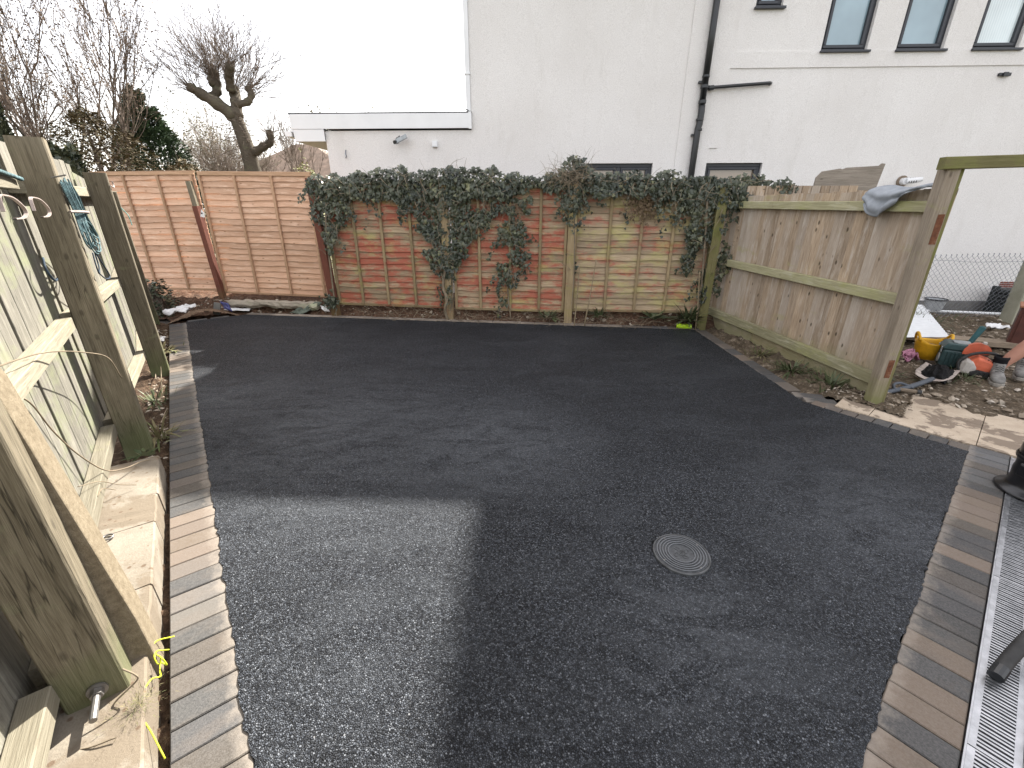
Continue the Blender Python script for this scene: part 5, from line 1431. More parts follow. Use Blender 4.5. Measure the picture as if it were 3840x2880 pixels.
rope_obj('rope', "blue green rope lying over the top rail at the left edge", 'rope', [[F(1.30, -.13, 1.685), F(1.6, -.12, 1.68), F(1.9, -.125, 1.672), F(2.12, -.12, 1.66)]], 0.011, M['rope'])
rope_obj('rope_loop', "dark rope loop hanging behind the second fence post", 'rope', [[F(2.08, -.15, 1.27), F(2.02, -.145, 1.22), F(2.04, -.14, 1.17), F(2.10, -.14, 1.145), F(2.16, -.14, 1.15)]], 0.006, M['rope_dark'])
rope_obj('string', "turquoise string tied round the last fence post", 'string', [[F(5.85, .02, 1.52), F(6.05, .045, 1.45), F(6.16, .05, 1.41), F(6.2, .045, 1.42)], [F(6.08, .05, 1.44), F(6.10, .055, 1.38), F(6.09, .055, 1.32)]], 0.005, M['turq'])
q = MB()
def strap_path(s0):
    return [F(s0 - .04, .02, 1.51), F(s0 - .02, .02, 1.555), F(s0 + .05, .02, 1.56), F(s0 + .15, .02, 1.552), F(s0 + .24, .02, 1.525), F(s0 + .25, .02, 1.50), F(s0 + .18, .02, 1.487), F(s0 + .06, .02, 1.486)]
def ribbon(mb, path, w, th, dirn):
    P_ = smoothpath(path, 6); dn = Vector(dirn); k0 = len(mb.v)
    for i, p in enumerate(P_):
        t = (P_[min(i + 1, len(P_) - 1)] - P_[max(i - 1, 0)]).normalized(); nrm = t.cross(dn).normalized()
        for a, b in ((-1, -1), (1, -1), (1, 1), (-1, 1)):
            mb.v.append(tuple(p + dn * (w / 2 * a) + nrm * (th / 2 * b)))
    for i in range(len(P_) - 1):
        for j in range(4):
            a = k0 + i * 4 + j; b = k0 + i * 4 + (j + 1) % 4
            mb.f.append((a, b, b + 4, a + 4))
ribbon(q, strap_path(1.30), 0.011, 0.004, FN)
tag(mk('metal_strap', q, M['strap']), "bent D shaped metal strap in front of the boards beside the second post", 'strap', 'bent metal straps')
q = MB(); ribbon(q, strap_path(0.86), 0.011, 0.004, FN)
tag(mk('metal_strap', q, M['strap']), "bent metal strap cut off by the left edge of the picture", 'strap', 'bent metal straps')
q = MB(); q.tube(smoothpath([F(3.98, .105, 1.70), F(4.03, .12, 1.69), F(4.09, .12, 1.70), F(4.10, .12, 1.73), F(4.06, .12, 1.735)], 6), 0.006, 6)
tag(mk('hook', q, M['strap']), "small curled metal hook at the top of the third fence post", 'hook')
q = MB(); ring(q, (0, 0, 0), 0.020, 0.020, 0, 0.0045, 24); c_ = F(1.002, -0.119, 0.108); q.xf(Matrix.Translation(c_))
tag(mk('pipe_ring', q, M['steel'], smooth=True), "small grey plastic ring lying on the concrete footing", 'ring')
rope_obj('marking_line', "fluorescent yellow builder's line tangled by the near end of the footing", 'string', [[F(.23, .088, .035), F(.222, .06, .06), F(.19, .055, .07), F(.172, .06, .05), F(.15, .075, .07), F(.139, .088, .06), F(.15, .08, .09), F(.165, .07, .06), F(.134, .067, .055), F(.093, .072, .07), F(.087, .049, .08), F(.024, .021, .085), F(-.019, .022, .085), F(-.075, .045, .06), F(-.165, .073, .02)],
   [F(.30, .10, .02), F(.26, .06, .07), F(.22, .05, .07), F(.20, .07, .04)]], 0.0024, M['limeline'])
rope_obj('dry_stalk', "long pale stalk curling in front of the bolted post", 'twig', [[F(.06, .012, .20), F(.05, .034, .165), F(.05, .03, .14), F(.05, -.03, .10), F(.05, -.06, .06), F(.05, -.12, .03), F(.04, -.17, .01), F(.0, -.2, 0)]], 0.0028, M['stem'])
rope_obj('dead_bramble', "dry bramble stem draped over the middle rail and down the palings", 'twig', [[F(.98, -.20, .97), F(1.10, -.13, .97), F(1.30, -.10, .93), F(1.6, -.06, .84), F(1.9, -.02, .72), F(2.05, -.015, .55)],
   [F(1.05, -.2, .84), F(1.15, -.195, .75), F(1.22, -.19, .6), F(1.32, -.17, .42), F(1.45, -.13, .24), F(1.58, -.08, .16), F(1.70, -.02, .12), F(1.72, .02, .11)]], 0.0034, M['stem'])
rope_obj('bindweed', "thin dry bindweed stems over the lower rail and footing", 'twig', [[F(1.25, -.20, .28), F(1.33, -.14, .24), F(1.40, -.09, .16), F(1.42, -.03, .12)], [F(1.2, -.14, .225), F(1.28, -.13, .22), F(1.35, -.1, .16)], [F(.18, -.17, .10), F(.05, -.2, .06), F(-.05, -.1, .09), F(-.08, -.02, .10)]], 0.0022, M['stem'])
q = MB()
for k, (a, b, c) in enumerate(((3.2, -.09, 0.0), (3.45, -.05, .0), (2.75, -.05, 0.0), (3.9, -.1, 0))):
    p = K(a, b, c); twig(q, p, (FU * (0.6 if k % 2 else -.4) + FN * .2 + Vector((0, 0, .8)) if k < 2 else FU + Vector((0, 0, .15))), .28, .006, 5, random.Random(k), .15, 5)
t_ = thing('dead_twigs', "dead brown twigs sticking up from the soil strip by the left paving", 'twigs', tuple(K(3.3, -.08, 0))); tag(mk('twig', q, M['stem'], t_), kind='stuff')

# ------------------------------------------------------------------ clutter along the back
def sheet(name, label, cat, pts, mat, th=0.006, seed=0, amp=0.02, n=12, group=None):
    """crumpled sheet spanned by four corners"""
    A, B, C_, D = [Vector(p) for p in pts]; mb = MB()
    for i in range(n + 1):
        for j in range(n + 1):
            u, v = i / n, j / n
            p = A.lerp(B, u).lerp(D.lerp(C_, u), v)
            nr = (B - A).cross(D - A).normalized()
            p = p + nr * amp * (fbm(u * 2.3 + seed, v * 2.3, seed) + 0.6 * abs(mnoise.noise(Vector((u * 5, v * 5, seed + 4)))))
            p = p + Vector((mnoise.noise(Vector((u * 3, v * 3, seed + 7))), mnoise.noise(Vector((u * 3, v * 3, seed + 8))), 0)) * amp * 0.8
            mb.v.append(tuple(p))
    for i in range(n):
        for j in range(n):
            a = i * (n + 1) + j; mb.f.append((a, a + n + 1, a + n + 2, a + 1))
    o = mk(name, mb, mat, smooth=True)
    s_ = o.modifiers.new('thick', 'SOLIDIFY'); s_.thickness = th
    return tag(o, label, cat, group)
sheet('plastic_sack', "crumpled white plastic sack on the soil in the far left corner", 'sack', [(-5.22, 6.30, 0.05), (-4.92, 6.36, 0.07), (-4.88, 6.55, 0.14), (-5.15, 6.60, 0.12)], M['whitebag'], 0.012, 2, 0.06, 16)
sheet('plastic_sheet', "flat white plastic scrap on the soil at the back edge of the tarmac", 'plastic scrap', [(-4.55, 6.66, 0.04), (-4.12, 6.61, 0.03), (-4.14, 6.72, 0.05), (-4.45, 6.74, 0.05)], M['whitebag'], 0.005, 5, 0.02, 10)
sheet('blue_scrap', "blue plastic scrap hanging under the second orange panel", 'plastic scrap', [(-4.52, 6.60, 0.185), (-4.40, 6.585, 0.16), (-4.345, 6.555, 0.03), (-4.46, 6.56, 0.08)], M['bluebag'], 0.006, 7, 0.02, 8)
sheet('paper_scrap', "white torn scrap by the foot of the red post next to the ivy panel", 'plastic scrap', [(-2.95, 6.52, 0.13), (-2.86, 6.50, 0.15), (-2.80, 6.48, 0.05), (-2.88, 6.47, 0.06)], M['whitebag'], 0.005, 9, 0.02, 8)
sheet('white_scrap', "tiny white scrap on the soil between the third and last fence posts", 'plastic scrap', [tuple(K(5.3, -.12, .03)), tuple(K(5.55, -.10, .03)), tuple(K(5.55, -.03, .03)), tuple(K(5.35, -.04, .03))], M['whitebag'], 0.005, 11, 0.025, 8)
sheet('roofing_felt', "torn grey green roofing felt tucked under the orange panel", 'felt', [(-3.45, 6.55, 0.02), (-3.25, 6.50, 0.0), (-2.92, 6.56, 0.17), (-3.10, 6.62, 0.18)], M['greentarp'], 0.008, 13, 0.035, 10)
q = MB()
r = random.Random(71)
n = 22
for i in range(n + 1):
    x = -4.5 + 1.5 * i / n; y0 = 6.83 - 0.13 * (x + 4.5)
    a, b = 0.165 + r.uniform(-.012, .012), 0.075 + 0.03 * mnoise.noise(Vector((x * 4, 0, 0))) + r.uniform(-.012, .012)
    q.v += [(x, y0 - .09 + r.uniform(-.015, .01), a), (x, y0 - .12 + r.uniform(-.02, .02), (a + b) / 2 + r.uniform(-.01, .01)), (x, y0 - .10 + r.uniform(-.015, .015), b), (x, y0, b), (x, y0, a + .01)]
for i in range(n):
    for j in range(5):
        a = i * 5 + j; b = i * 5 + (j + 1) % 5; q.f.append((a, b, b + 5, a + 5))
q.f += [(4, 3, 2, 1, 0), tuple(n * 5 + j for j in range(5))]
tag(mk('rotten_timber', q, M['sleeper']), "rotten pale timber wedged under the second orange panel", 'timber')
q = MB(); q.box((0, 0, 0), (0.10, 0.03, 0.19)); q.xf(Matrix.Translation((-4.60, 6.60, 0.07)) @ Matrix.Rotation(R(10), 4, 'Y') @ Matrix.Rotation(R(-15), 4, 'X'))
tag(mk('slate_piece', q, M['plinth'], bevel=0.006), "grey broken slab leaning by the post next to the blue scrap", 'slab')
for nm, A, B, lb in (('c', (0.862, 5.79, -0.02), (0.905, 5.90, 0.80), "bamboo cane leaning straight up the brown post between old panels"), ('c', (1.005, 5.80, 0.0), (1.12, 5.88, 0.885), "bamboo cane leaning across the greenest panel at a slant"), ('c', (2.475, 5.60, 0.0), (2.43, 5.66, 0.76), "thin cane standing in the corner beside the lime can")):
    q = MB(); q.tube(smoothpath([A, ((A[0] + B[0]) / 2 + .006, (A[1] + B[1]) / 2, (A[2] + B[2]) / 2), B], 5), 0.0085, 7)
    tag(mk('garden_cane', q, M['cane'], smooth=True), lb, 'cane', 'garden canes')
cn_ = thing('spray_can', "fluorescent lime marker spray can lying on the back paving", 'spray can', (2.33, 5.64, 0.04))
mt = Matrix.Translation((2.325, 5.655, 0.037)) @ Matrix.Rotation(R(-12), 4, 'Z') @ Matrix.Rotation(R(90), 4, 'Y')
q = MB(); q.lathe([(0.030, -0.085), (0.033, -0.08), (0.033, 0.045), (0.026, 0.062)], (0, 0, 0), 18); q.xf(mt); mk('body', q, M['lime'], cn_, smooth=False)
q = MB(); q.lathe([(0.031, 0.060), (0.031, 0.10), (0.027, 0.104)], (0, 0, 0), 18); q.xf(mt); mk('cap', q, M['limecap'], cn_)

# ------------------------------------------------------------------ cloth over the fence
q = MB(); n, m_ = 26, 16
for i in range(n + 1):
    for j in range(m_ + 1):
        u, v = i / n, j / m_
        # runs from the far fold (u=0) to the post (u=1); hangs down on the yard side, longest at u~0.25
        base = pt(RF, -0.72 + 0.60 * u, 0.055, 1.668 + 0.012 * math.sin(u * 9))
        hang = 0.205 * math.exp(-((u - 0.22) / 0.26) ** 2) + 0.02
        fold = 0.018 * math.sin(u * 26 + v * 5) * v + 0.012 * math.sin(v * 13 - u * 8)
        off = ryard * (0.012 + (0.095 * min(1, v * 3)) + fold)
        p = base + off + Vector((0, 0, -hang * v + 0.010 * (1 - v)))
        q.v.append(tuple(p))
for i in range(n):
    for j in range(m_):
        a = i * (m_ + 1) + j; q.f.append((a, a + m_ + 1, a + m_ + 2, a + 1))
cl = mk('work_cloth', q, M['cloth'], smooth=True)
s_ = cl.modifiers.new('thick', 'SOLIDIFY'); s_.thickness = 0.006
tag(cl, "blue grey cloth draped over the top of the closeboard fence", 'cloth')

# ------------------------------------------------------------------ chain link fence
cf = thing('chain_link_fence', "grey chain link fence with a leaning concrete post in front of the white wall", 'fence', (6.6, 6.2, 0))
q = MB(); pit, zb, zt = 0.037, 0.03, 0.90
nz = int((zt - zb) / pit)
for k in range(-2, 120):
    x0 = 4.7 + k * pit
    od = k % 2
    pts = [(x0 + pit * ((i + od) % 2) + 0.008 * mnoise.noise(Vector((x0, i * .2, 0))), 6.2 + (0.003 if od else -0.003), zb + (zt - zb) * i / nz + 0.012 * math.sin(x0 * 3)) for i in range(nz + 1)]
    q.tube(pts, 0.0027, 3, cap=False)
    if od:
        t_ = Vector(pts[-1]); q.tube([t_, t_ + Vector((.010, 0, .018)), t_ + Vector((-.004, 0, .028))], 0.005, 3)
tag(mk('wire_mesh', q, M['wire'], cf), kind='stuff')
q = MB(); q.tube(smoothpath([(4.6, 6.19, .86), (5.4, 6.19, .83), (6.0, 6.19, .845), (6.5, 6.19, .82), (7.1, 6.19, .83), (9, 6.19, .83)], 6), 0.003, 4); mk('line_wire', q, M['wire'], cf)
q = MB()
pa, pb = Vector((7.33, 6.12, -0.12)), Vector((7.33, 6.16, 1.15))
v_ = []
for p, w in ((pa, 0.125), (pb, 0.105)):
    v_ += [(p.x - w, p.y - w * .8, p.z), (p.x + w, p.y - w * .8, p.z), (p.x + w, p.y + w * .8, p.z), (p.x - w, p.y + w * .8, p.z)]
q.add(v_, [(3, 2, 1, 0), (4, 5, 6, 7), (0, 1, 5, 4), (1, 2, 6, 5), (2, 3, 7, 6), (3, 0, 4, 7)])
mk('concrete_post', q, M['postcon'], cf, bevel=0.015)

# ------------------------------------------------------------------ tools and clutter in the neighbouring yard
gz_ = lambda x, y: z_rub(x, y)
q = MB(); n = 36
c0, c1, c2, c3 = Vector((6.62, 6.85, 0.03)), Vector((5.28, 4.98, 0.035)), Vector((3.9, 4.95, 0.03)), Vector((5.55, 6.95, 0.03))
for i in range(n + 1):
    for (a, b) in ((c0, c1), (c3, c2)):
        p = a.lerp(b, i / n); q.v.append((p.x, p.y, p.z + 0.05 + (0.008 if i % 2 else 0)))
for i in range(n): q.f.append((2 * i, 2 * i + 1, 2 * i + 3, 2 * i + 2))
ws = mk('ribbed_sheet', q, M['whitesheet']); s_ = ws.modifiers.new('thick', 'SOLIDIFY'); s_.thickness = 0.005
tag(ws, "white ribbed plastic sheet lying on the mud behind the yellow tub", 'sheet')
bk = thing('bucket', "translucent grey bucket behind the chain link fence", 'bucket', (6.98, 7.02, -0.06))
q = MB(); q.lathe([(0.105, -0.03), (0.108, -0.02), (0.142, 0.135), (0.136, 0.135), (0.102, -0.015), (0.002, -0.015)], (6.98, 7.02, 0), 24, True, True); mk('body', q, M['clearbucket'], bk)
q = MB(); q.lathe([(0.144, 0.128), (0.154, 0.132), (0.154, 0.146), (0.140, 0.148)], (6.98, 7.02, 0), 24, False, False); mk('rim', q, M['blackpipe'], bk)
q = MB(); q.tube([(5.9, 7.08, -0.03), (6.9, 6.98, -0.05), (7.95, 6.8, -0.06)], 0.022, 8)
tag(mk('plastic_pipe', q, M['upvc'], smooth=True), "long white pipe lying along the foot of the house wall", 'pipe')
bc = thing('crate', "dark plastic crate against the white wall behind the concrete post", 'crate', (8.75, 7.25, -0.15))
for k in range(5):
    q = MB(); q.box((8.75, 7.25, -0.10 + k * 0.078), (0.85, 0.45, 0.06)); mk('side_slat', q, M['blackcrate'], bc, bevel=0.008)
for dx, dy in ((-.39, -.19), (.39, -.19), (-.39, .19), (.39, .19)):
    q = MB(); q.box((8.75 + dx, 7.25 + dy, 0.06), (0.08, 0.08, 0.44)); mk('corner_post', q, M['blackcrate'], bc, bevel=0.008)
tb_ = thing('timber_beam', "old timber plank on the mud behind the orange saw", 'plank', (5.5, 4.9, 0.0))
beam('plank', (4.75, 5.22, 0.05), (6.0, 4.72, 0.05), 0.20, 0.06, (0, 0, 1), M['plank_old'], tb_)
cb_ = thing('cabinet', "dark red brown wooden box with an orange brown top at the right edge", 'box', (5.95, 4.78, 0.0))
q = MB(); q.box((0, 0, 0.24), (0.50, 0.35, 0.48)); q.xf(Matrix.Translation((6.06, 4.72, 0)) @ Matrix.Rotation(R(-48), 4, 'Z')); mk('carcass', q, M['brownboard'], cb_, bevel=0.006)
q = MB(); q.box((0, 0, 0.49), (0.53, 0.38, 0.02)); q.xf(Matrix.Translation((6.06, 4.72, 0)) @ Matrix.Rotation(R(-48), 4, 'Z')); mk('top', q, M['browntop'], cb_, bevel=0.004)
q = MB(); q.box((0, -0.18, 0.24), (0.44, 0.012, 0.40)); q.xf(Matrix.Translation((6.06, 4.72, 0)) @ Matrix.Rotation(R(-48), 4, 'Z')); mk('front_panel', q, M['brownboard'], cb_, bevel=0.004)

# yellow tub
tu = thing('tub', "yellow flexible builder's tub with looped handles behind the gate post", 'tub', (4.555, 4.45, 0.0))
tc = Vector((4.555, 4.45, 0.0))
q = MB(); N = 32
prof = [(0.105, 0.0), (0.122, 0.08), (0.138, 0.165), (0.144, 0.185)]
def rimz(a): return 0.035 * max(0, math.cos(2 * a)) ** 2
for r_, z in prof:
    for j in range(N):
        a = 2 * math.pi * j / N; q.v.append((tc.x + r_ * math.cos(a), tc.y + r_ * math.sin(a), tc.z + z + (rimz(a) if z > .18 else 0)))
for r_, z in reversed(prof):
    for j in range(N):
        a = 2 * math.pi * j / N; q.v.append((tc.x + (r_ - .007) * math.cos(a), tc.y + (r_ - .007) * math.sin(a), tc.z + max(.008, z - .001) + (rimz(a) if z > .18 else 0)))
for i in range(7):
    for j in range(N):
        a = i * N + j; b = i * N + (j + 1) % N; q.f.append((a, b, b + N, a + N))
q.f += [tuple(reversed(range(N))), tuple(7 * N + j for j in range(N))]
mk('body', q, M['tub'], tu, smooth=True)
for sg in (0, math.pi):
    q = MB(); pts = []
    for k in range(11):
        a = sg + R(-32 + 64 * k / 10); pts.append((tc.x + 0.143 * math.cos(a), tc.y + 0.143 * math.sin(a), 0.195 + 0.075 * math.sin(math.pi * k / 10)))
    q.tube(pts, 0.014, 7); q.xf(Matrix.Translation(tc) @ Matrix.Rotation(R(-25), 4, 'Z') @ Matrix.Translation(-tc)); mk('handle', q, M['tub'], tu, smooth=True)
q = MB(); q.lathe([(0.122, 0.12), (0.08, 0.145), (0.03, 0.155)], tuple(tc), 20, True, True); mk('contents', q, M['mound'], tu)
sheet('printed_bag', "crumpled white and magenta plastic bag next to the yellow tub", 'bag', [(4.22, 4.32, 0.02), (4.34, 4.31, 0.03), (4.35, 4.44, 0.10), (4.24, 4.45, 0.08)], M['pinkbag'], 0.01, 17, 0.06, 12)

# teal tool box
def prismx(poly, y0, y1):
    n = len(poly); mb = MB()
    mb.add([(x, y0, z) for x, z in poly] + [(x, y1, z) for x, z in poly], [tuple(range(n)), tuple(reversed(range(n, 2 * n)))] + [((i + 1) % n, i, n + i, n + (i + 1) % n) for i in range(n)])
    return mb
bxm = Matrix.Translation((4.585, 4.21, 0.0)) @ Matrix.Rotation(R(-36), 4, 'Z') @ Matrix.Diagonal((0.66, 0.82, 0.95, 1))
tx = thing('tool_box', "scuffed dark teal tool case standing between the yellow tub and the saw", 'tool box', (4.66, 4.20, 0.0))
q = prismx([(-0.17, 0.0), (0.17, 0.0), (0.17, 0.19), (-0.17, 0.19)], -0.13, 0.13); q.xf(bxm); mk('body', q, M['toolbox'], tx, bevel=0.015)
q = prismx([(-0.178, 0.193), (0.178, 0.193), (0.178, 0.215), (0.11, 0.262), (-0.13, 0.262), (-0.178, 0.215)], -0.138, 0.138); q.xf(bxm); mk('lid', q, M['toolbox'], tx, bevel=0.012)
q = MB(); q.box((0.03, -0.02, 0.268), (0.20, 0.14, 0.014)); q.box((0.03, -0.085, 0.255), (0.12, 0.02, 0.03)); q.xf(bxm); mk('lid_tray', q, M['toolgrey'], tx, bevel=0.005)
for dy in (-0.09, 0.09):
    q = MB(); q.box((-0.182, dy, 0.185), (0.014, 0.05, 0.06)); q.xf(bxm); mk('latch', q, M['toolgrey'], tx, bevel=0.004)
for k in range(5):
    q = MB(); q.box((-0.10 + k * 0.045, -0.137, 0.10), (0.018, 0.014, 0.14)); q.xf(bxm); mk('rib', q, M['toolbox'], tx, bevel=0.004)
q = MB(); q.tube([(-0.176, -0.07, 0.09), (-0.188, -0.07, 0.09)], 0.052, 18); q.xf(bxm); mk('end_boss', q, M['toolgrey'], tx)
gr = thing('hand_tool', "teal gripped hand tool sticking up behind the tool case", 'tool', (5.0, 4.5, 0.0))
q = MB(); q.tube([(4.98, 4.46, 0.17), (5.06, 4.47, 0.33), (5.065, 4.47, 0.345)], [0.024, 0.030, 0.020], 10); mk('grip', q, M['teal'], gr)
q = MB(); q.tube([(4.9, 4.45, 0.0), (4.98, 4.46, 0.18)], 0.014, 8); mk('shaft', q, M['steel'], gr)

# cut-off saw
sm = Matrix.Translation((4.57, 3.93, 0.0)) @ Matrix.Rotation(R(-38), 4, 'Z') @ Matrix.Rotation(R(6), 4, 'Y') @ Matrix.Scale(0.88, 4)
sw_ = thing('cutoff_saw', "orange and pale grey cut off saw with a black hoop handle lying on the mud", 'saw', (4.70, 3.98, 0.0))
def loft(secs, mtx):
    """closed skin through rings of points"""
    n = len(secs[0]); mb = MB()
    for s_ in secs: mb.v += [tuple(mtx @ Vector(p)) for p in s_]
    for i in range(len(secs) - 1):
        for j in range(n):
            a = i * n + j; b = i * n + (j + 1) % n; mb.f.append((a, b, b + n, a + n))
    mb.f += [tuple(reversed(range(n))), tuple((len(secs) - 1) * n + j for j in range(n))]
    return mb
def ringyz(x, y0, y1, z0, z1, n=16, p=0.32):
    o = []
    for j in range(n):
        a = 2 * math.pi * j / n; c, s_ = math.cos(a), math.sin(a)
        o.append((x, (y0 + y1) / 2 + (y1 - y0) / 2 * math.copysign(abs(c) ** p, c), (z0 + z1) / 2 + (z1 - z0) / 2 * math.copysign(abs(s_) ** p, s_)))
    return o
mk('motor_cover', loft([ringyz(-.11, -.09, .10, .07, .16), ringyz(-.06, -.11, .11, .05, .215), ringyz(.04, -.11, .11, .05, .195), ringyz(.12, -.10, .10, .06, .15), ringyz(.155, -.08, .08, .07, .12)], sm), M['orange'], sw_, bevel=0.006)
mk('side_cover', loft([ringyz(-.17, -.10, .02, .02, .13), ringyz(-.14, -.125, .03, .01, .165), ringyz(-.09, -.13, .03, .01, .16), ringyz(-.04, -.12, .02, .02, .10)], sm), M['machgrey'], sw_, bevel=0.006)
mk('base_tank', loft([ringyz(-.08, -.13, .12, 0, .06), ringyz(-.03, -.135, .13, 0, .085), ringyz(.14, -.125, .12, 0, .085), ringyz(.19, -.10, .10, .01, .06)], sm), M['rubber'], sw_, smooth=False)
for k in range(5):
    q = MB(); q.box((.0 + k * .035, -.132, .043), (.012, .012, .06)); q.xf(sm); mk('vent_rib', q, M['rubber'], sw_, bevel=0.003)
q = MB(); q.tube([sm @ p for p in smoothpath([Vector((-.16, -.10, .03)), Vector((-.19, -.07, .12)), Vector((-.12, -.03, .215)), Vector((.0, .0, .262)), Vector((.10, .03, .245)), Vector((.165, .05, .17)), Vector((.18, .05, .08))], 6)], 0.0145, 9); mk('hoop_handle', q, M['rubber'], sw_, smooth=True)
gd = MB(); Ng = 26
for y, in ((.13,), (.185,)):
    for k in range(Ng + 1):
        a = R(10 + 190 * k / Ng); gd.v.append((-.05 + .115 * math.cos(a), y, .205 + .115 * math.sin(a)))
gd.v += [(-.05, .13, .19), (-.05, .185, .19)]
for k in range(Ng):
    gd.f += [(k, k + 1, Ng + 1 + k + 1, Ng + 1 + k), (k + 1, k, 2 * Ng + 2), (Ng + 1 + k, Ng + 2 + k, 2 * Ng + 3)]
gd.xf(sm); mk('blade_guard', gd, M['orange'], sw_)
q = MB(); q.tube([(-.05, .155, .205), (-.05, .160, .205)], 0.10, 40); q.xf(sm); mk('blade', q, M['steel'], sw_)
q = MB(); q.box((-.03, .155, .325), (.035, .045, .035)); q.xf(sm); mk('guard_lever', q, M['machgrey'], sw_, bevel=0.006)
q = MB(); q.tube([sm @ Vector((.06, -.03, .196)), sm @ Vector((.06, -.03, .205))], 0.012, 10); q.tube([sm @ Vector((.02, -.06, .198)), sm @ Vector((.02, -.06, .204))], 0.008, 10); mk('cap_screw', q, M['rubber'], sw_)

# shovel with asphalt and a second tool handle
shv = thing('shovel', "square mouthed shovel with a pale worn blade lying on the rubble", 'shovel', (4.05, 3.80, 0.03))
q = MB(); nx_, ny_ = 10, 8
ax0, ay0 = Vector((3.81, 3.63, 0.02)), Vector((0.55, 0.42, 0)).normalized()
bx0 = Vector((-0.42, 0.80, 0)).normalized()
for i in range(nx_ + 1):
    for j in range(ny_ + 1):
        u, v = i / nx_, j / ny_ - 0.5
        w = 0.27 * (0.72 + 0.28 * min(1, u * 3))
        p = ax0 + ay0 * (0.62 * u) + bx0 * (w * v) + Vector((0, 0, 0.02 + 0.10 * v * v + 0.025 * (1 - u) ** 2))
        q.v.append(tuple(p))
for i in range(nx_):
    for j in range(ny_):
        a = i * (ny_ + 1) + j; q.f.append((a, a + ny_ + 1, a + ny_ + 2, a + 1))
bl = mk('blade', q, M['shovel'], shv, smooth=True); s_ = bl.modifiers.new('thick', 'SOLIDIFY'); s_.thickness = 0.004
sheet_ = MB(); nn2 = 14
for i in range(nn2 + 1):
    for j in range(nn2 + 1):
        u, v = i / nn2, j / nn2 - 0.5
        p = ax0 + ay0 * (0.10 + 0.46 * u) + bx0 * (0.21 * v - 0.01)
        hgt = 0.075 * max(0, 1 - (2 * u - 1) ** 2) * max(0, 1 - (2 * v) ** 2) ** .7 + 0.03 * mnoise.noise(Vector((u * 7, v * 7, 2)))
        wob = 0.02 * mnoise.noise(Vector((u * 4, v * 4, 9)))
        sheet_.v.append((p.x + wob, p.y + wob, p.z + 0.034 + hgt))
for i in range(nn2):
    for j in range(nn2):
        a = i * (nn2 + 1) + j; sheet_.f.append((a, a + nn2 + 1, a + nn2 + 2, a + 1))
aph = mk('asphalt_heap', sheet_, M['asphalt']); s_ = aph.modifiers.new('thick', 'SOLIDIFY'); s_.thickness = 0.02
tag(aph, "heap of loose black asphalt lying on the shovel blade", 'asphalt')
q = MB(); q.box((4.17, 4.03, 0.052), (0.13, 0.09, 0.003), None); q.xf(Matrix.Translation((4.17, 4.03, 0)) @ Matrix.Rotation(R(35), 4, 'Z') @ Matrix.Translation((-4.17, -4.03, 0))); mk('blue_mark', q, M['bluepaint'], shv)
q = MB(); q.tube(smoothpath([(3.88, 3.66, 0.06), (3.78, 3.60, 0.07), (3.55, 3.50, 0.055), (3.25, 3.40, 0.04), (3.2, 3.38, .04)], 5), [0.022] * 12 + [0.02] * 9, 9); mk('shaft', q, M['bluepaint'], shv, smooth=True)
q = MB(); q.tube(smoothpath([(3.54, 3.47, 0.05), (3.45, 3.50, 0.085), (3.36, 3.47, 0.085), (3.34, 3.42, 0.05)], 5), 0.012, 8); mk('grip', q, M['bluepaint'], shv, smooth=True)
q = MB(); q.tube([(3.25, 3.50, 0.055), (3.52, 3.40, 0.045)], 0.016, 10)
rk = tag(mk('broken_shaft', q, M['plank_old'], smooth=True), "short wooden tool shaft poking out from behind the gate post", 'tool')
q = MB(); q.tube([(3.515, 3.402, 0.045), (3.545, 3.39, 0.044)], 0.019, 12); mk('ferrule', q, M['rubber'], rk)
for k, (x, y, s_, lb) in enumerate(((6.73, 5.78, .13, "white plastic rag on the mud in front of the concrete post"), (6.85, 5.62, .08, "smaller white scrap just below the white rag"), (6.2, 6.5, .10, "white scrap on the mud left of the long white pipe"), (5.4, 6.2, .09, "little white scrap beside the ribbed sheet"))):
    sheet('white_litter', lb, 'plastic scrap', [(x - s_, y - s_ * .4, .0 + gz_(x, y) + .03), (x + s_, y - s_ * .5, gz_(x, y) + .03), (x + s_ * .8, y + s_ * .5, gz_(x, y) + .05), (x - s_ * .7, y + s_ * .5, gz_(x, y) + .05)], M['whitebag'], 0.006, 30 + k, 0.04, 7, 'white scraps on the mud')

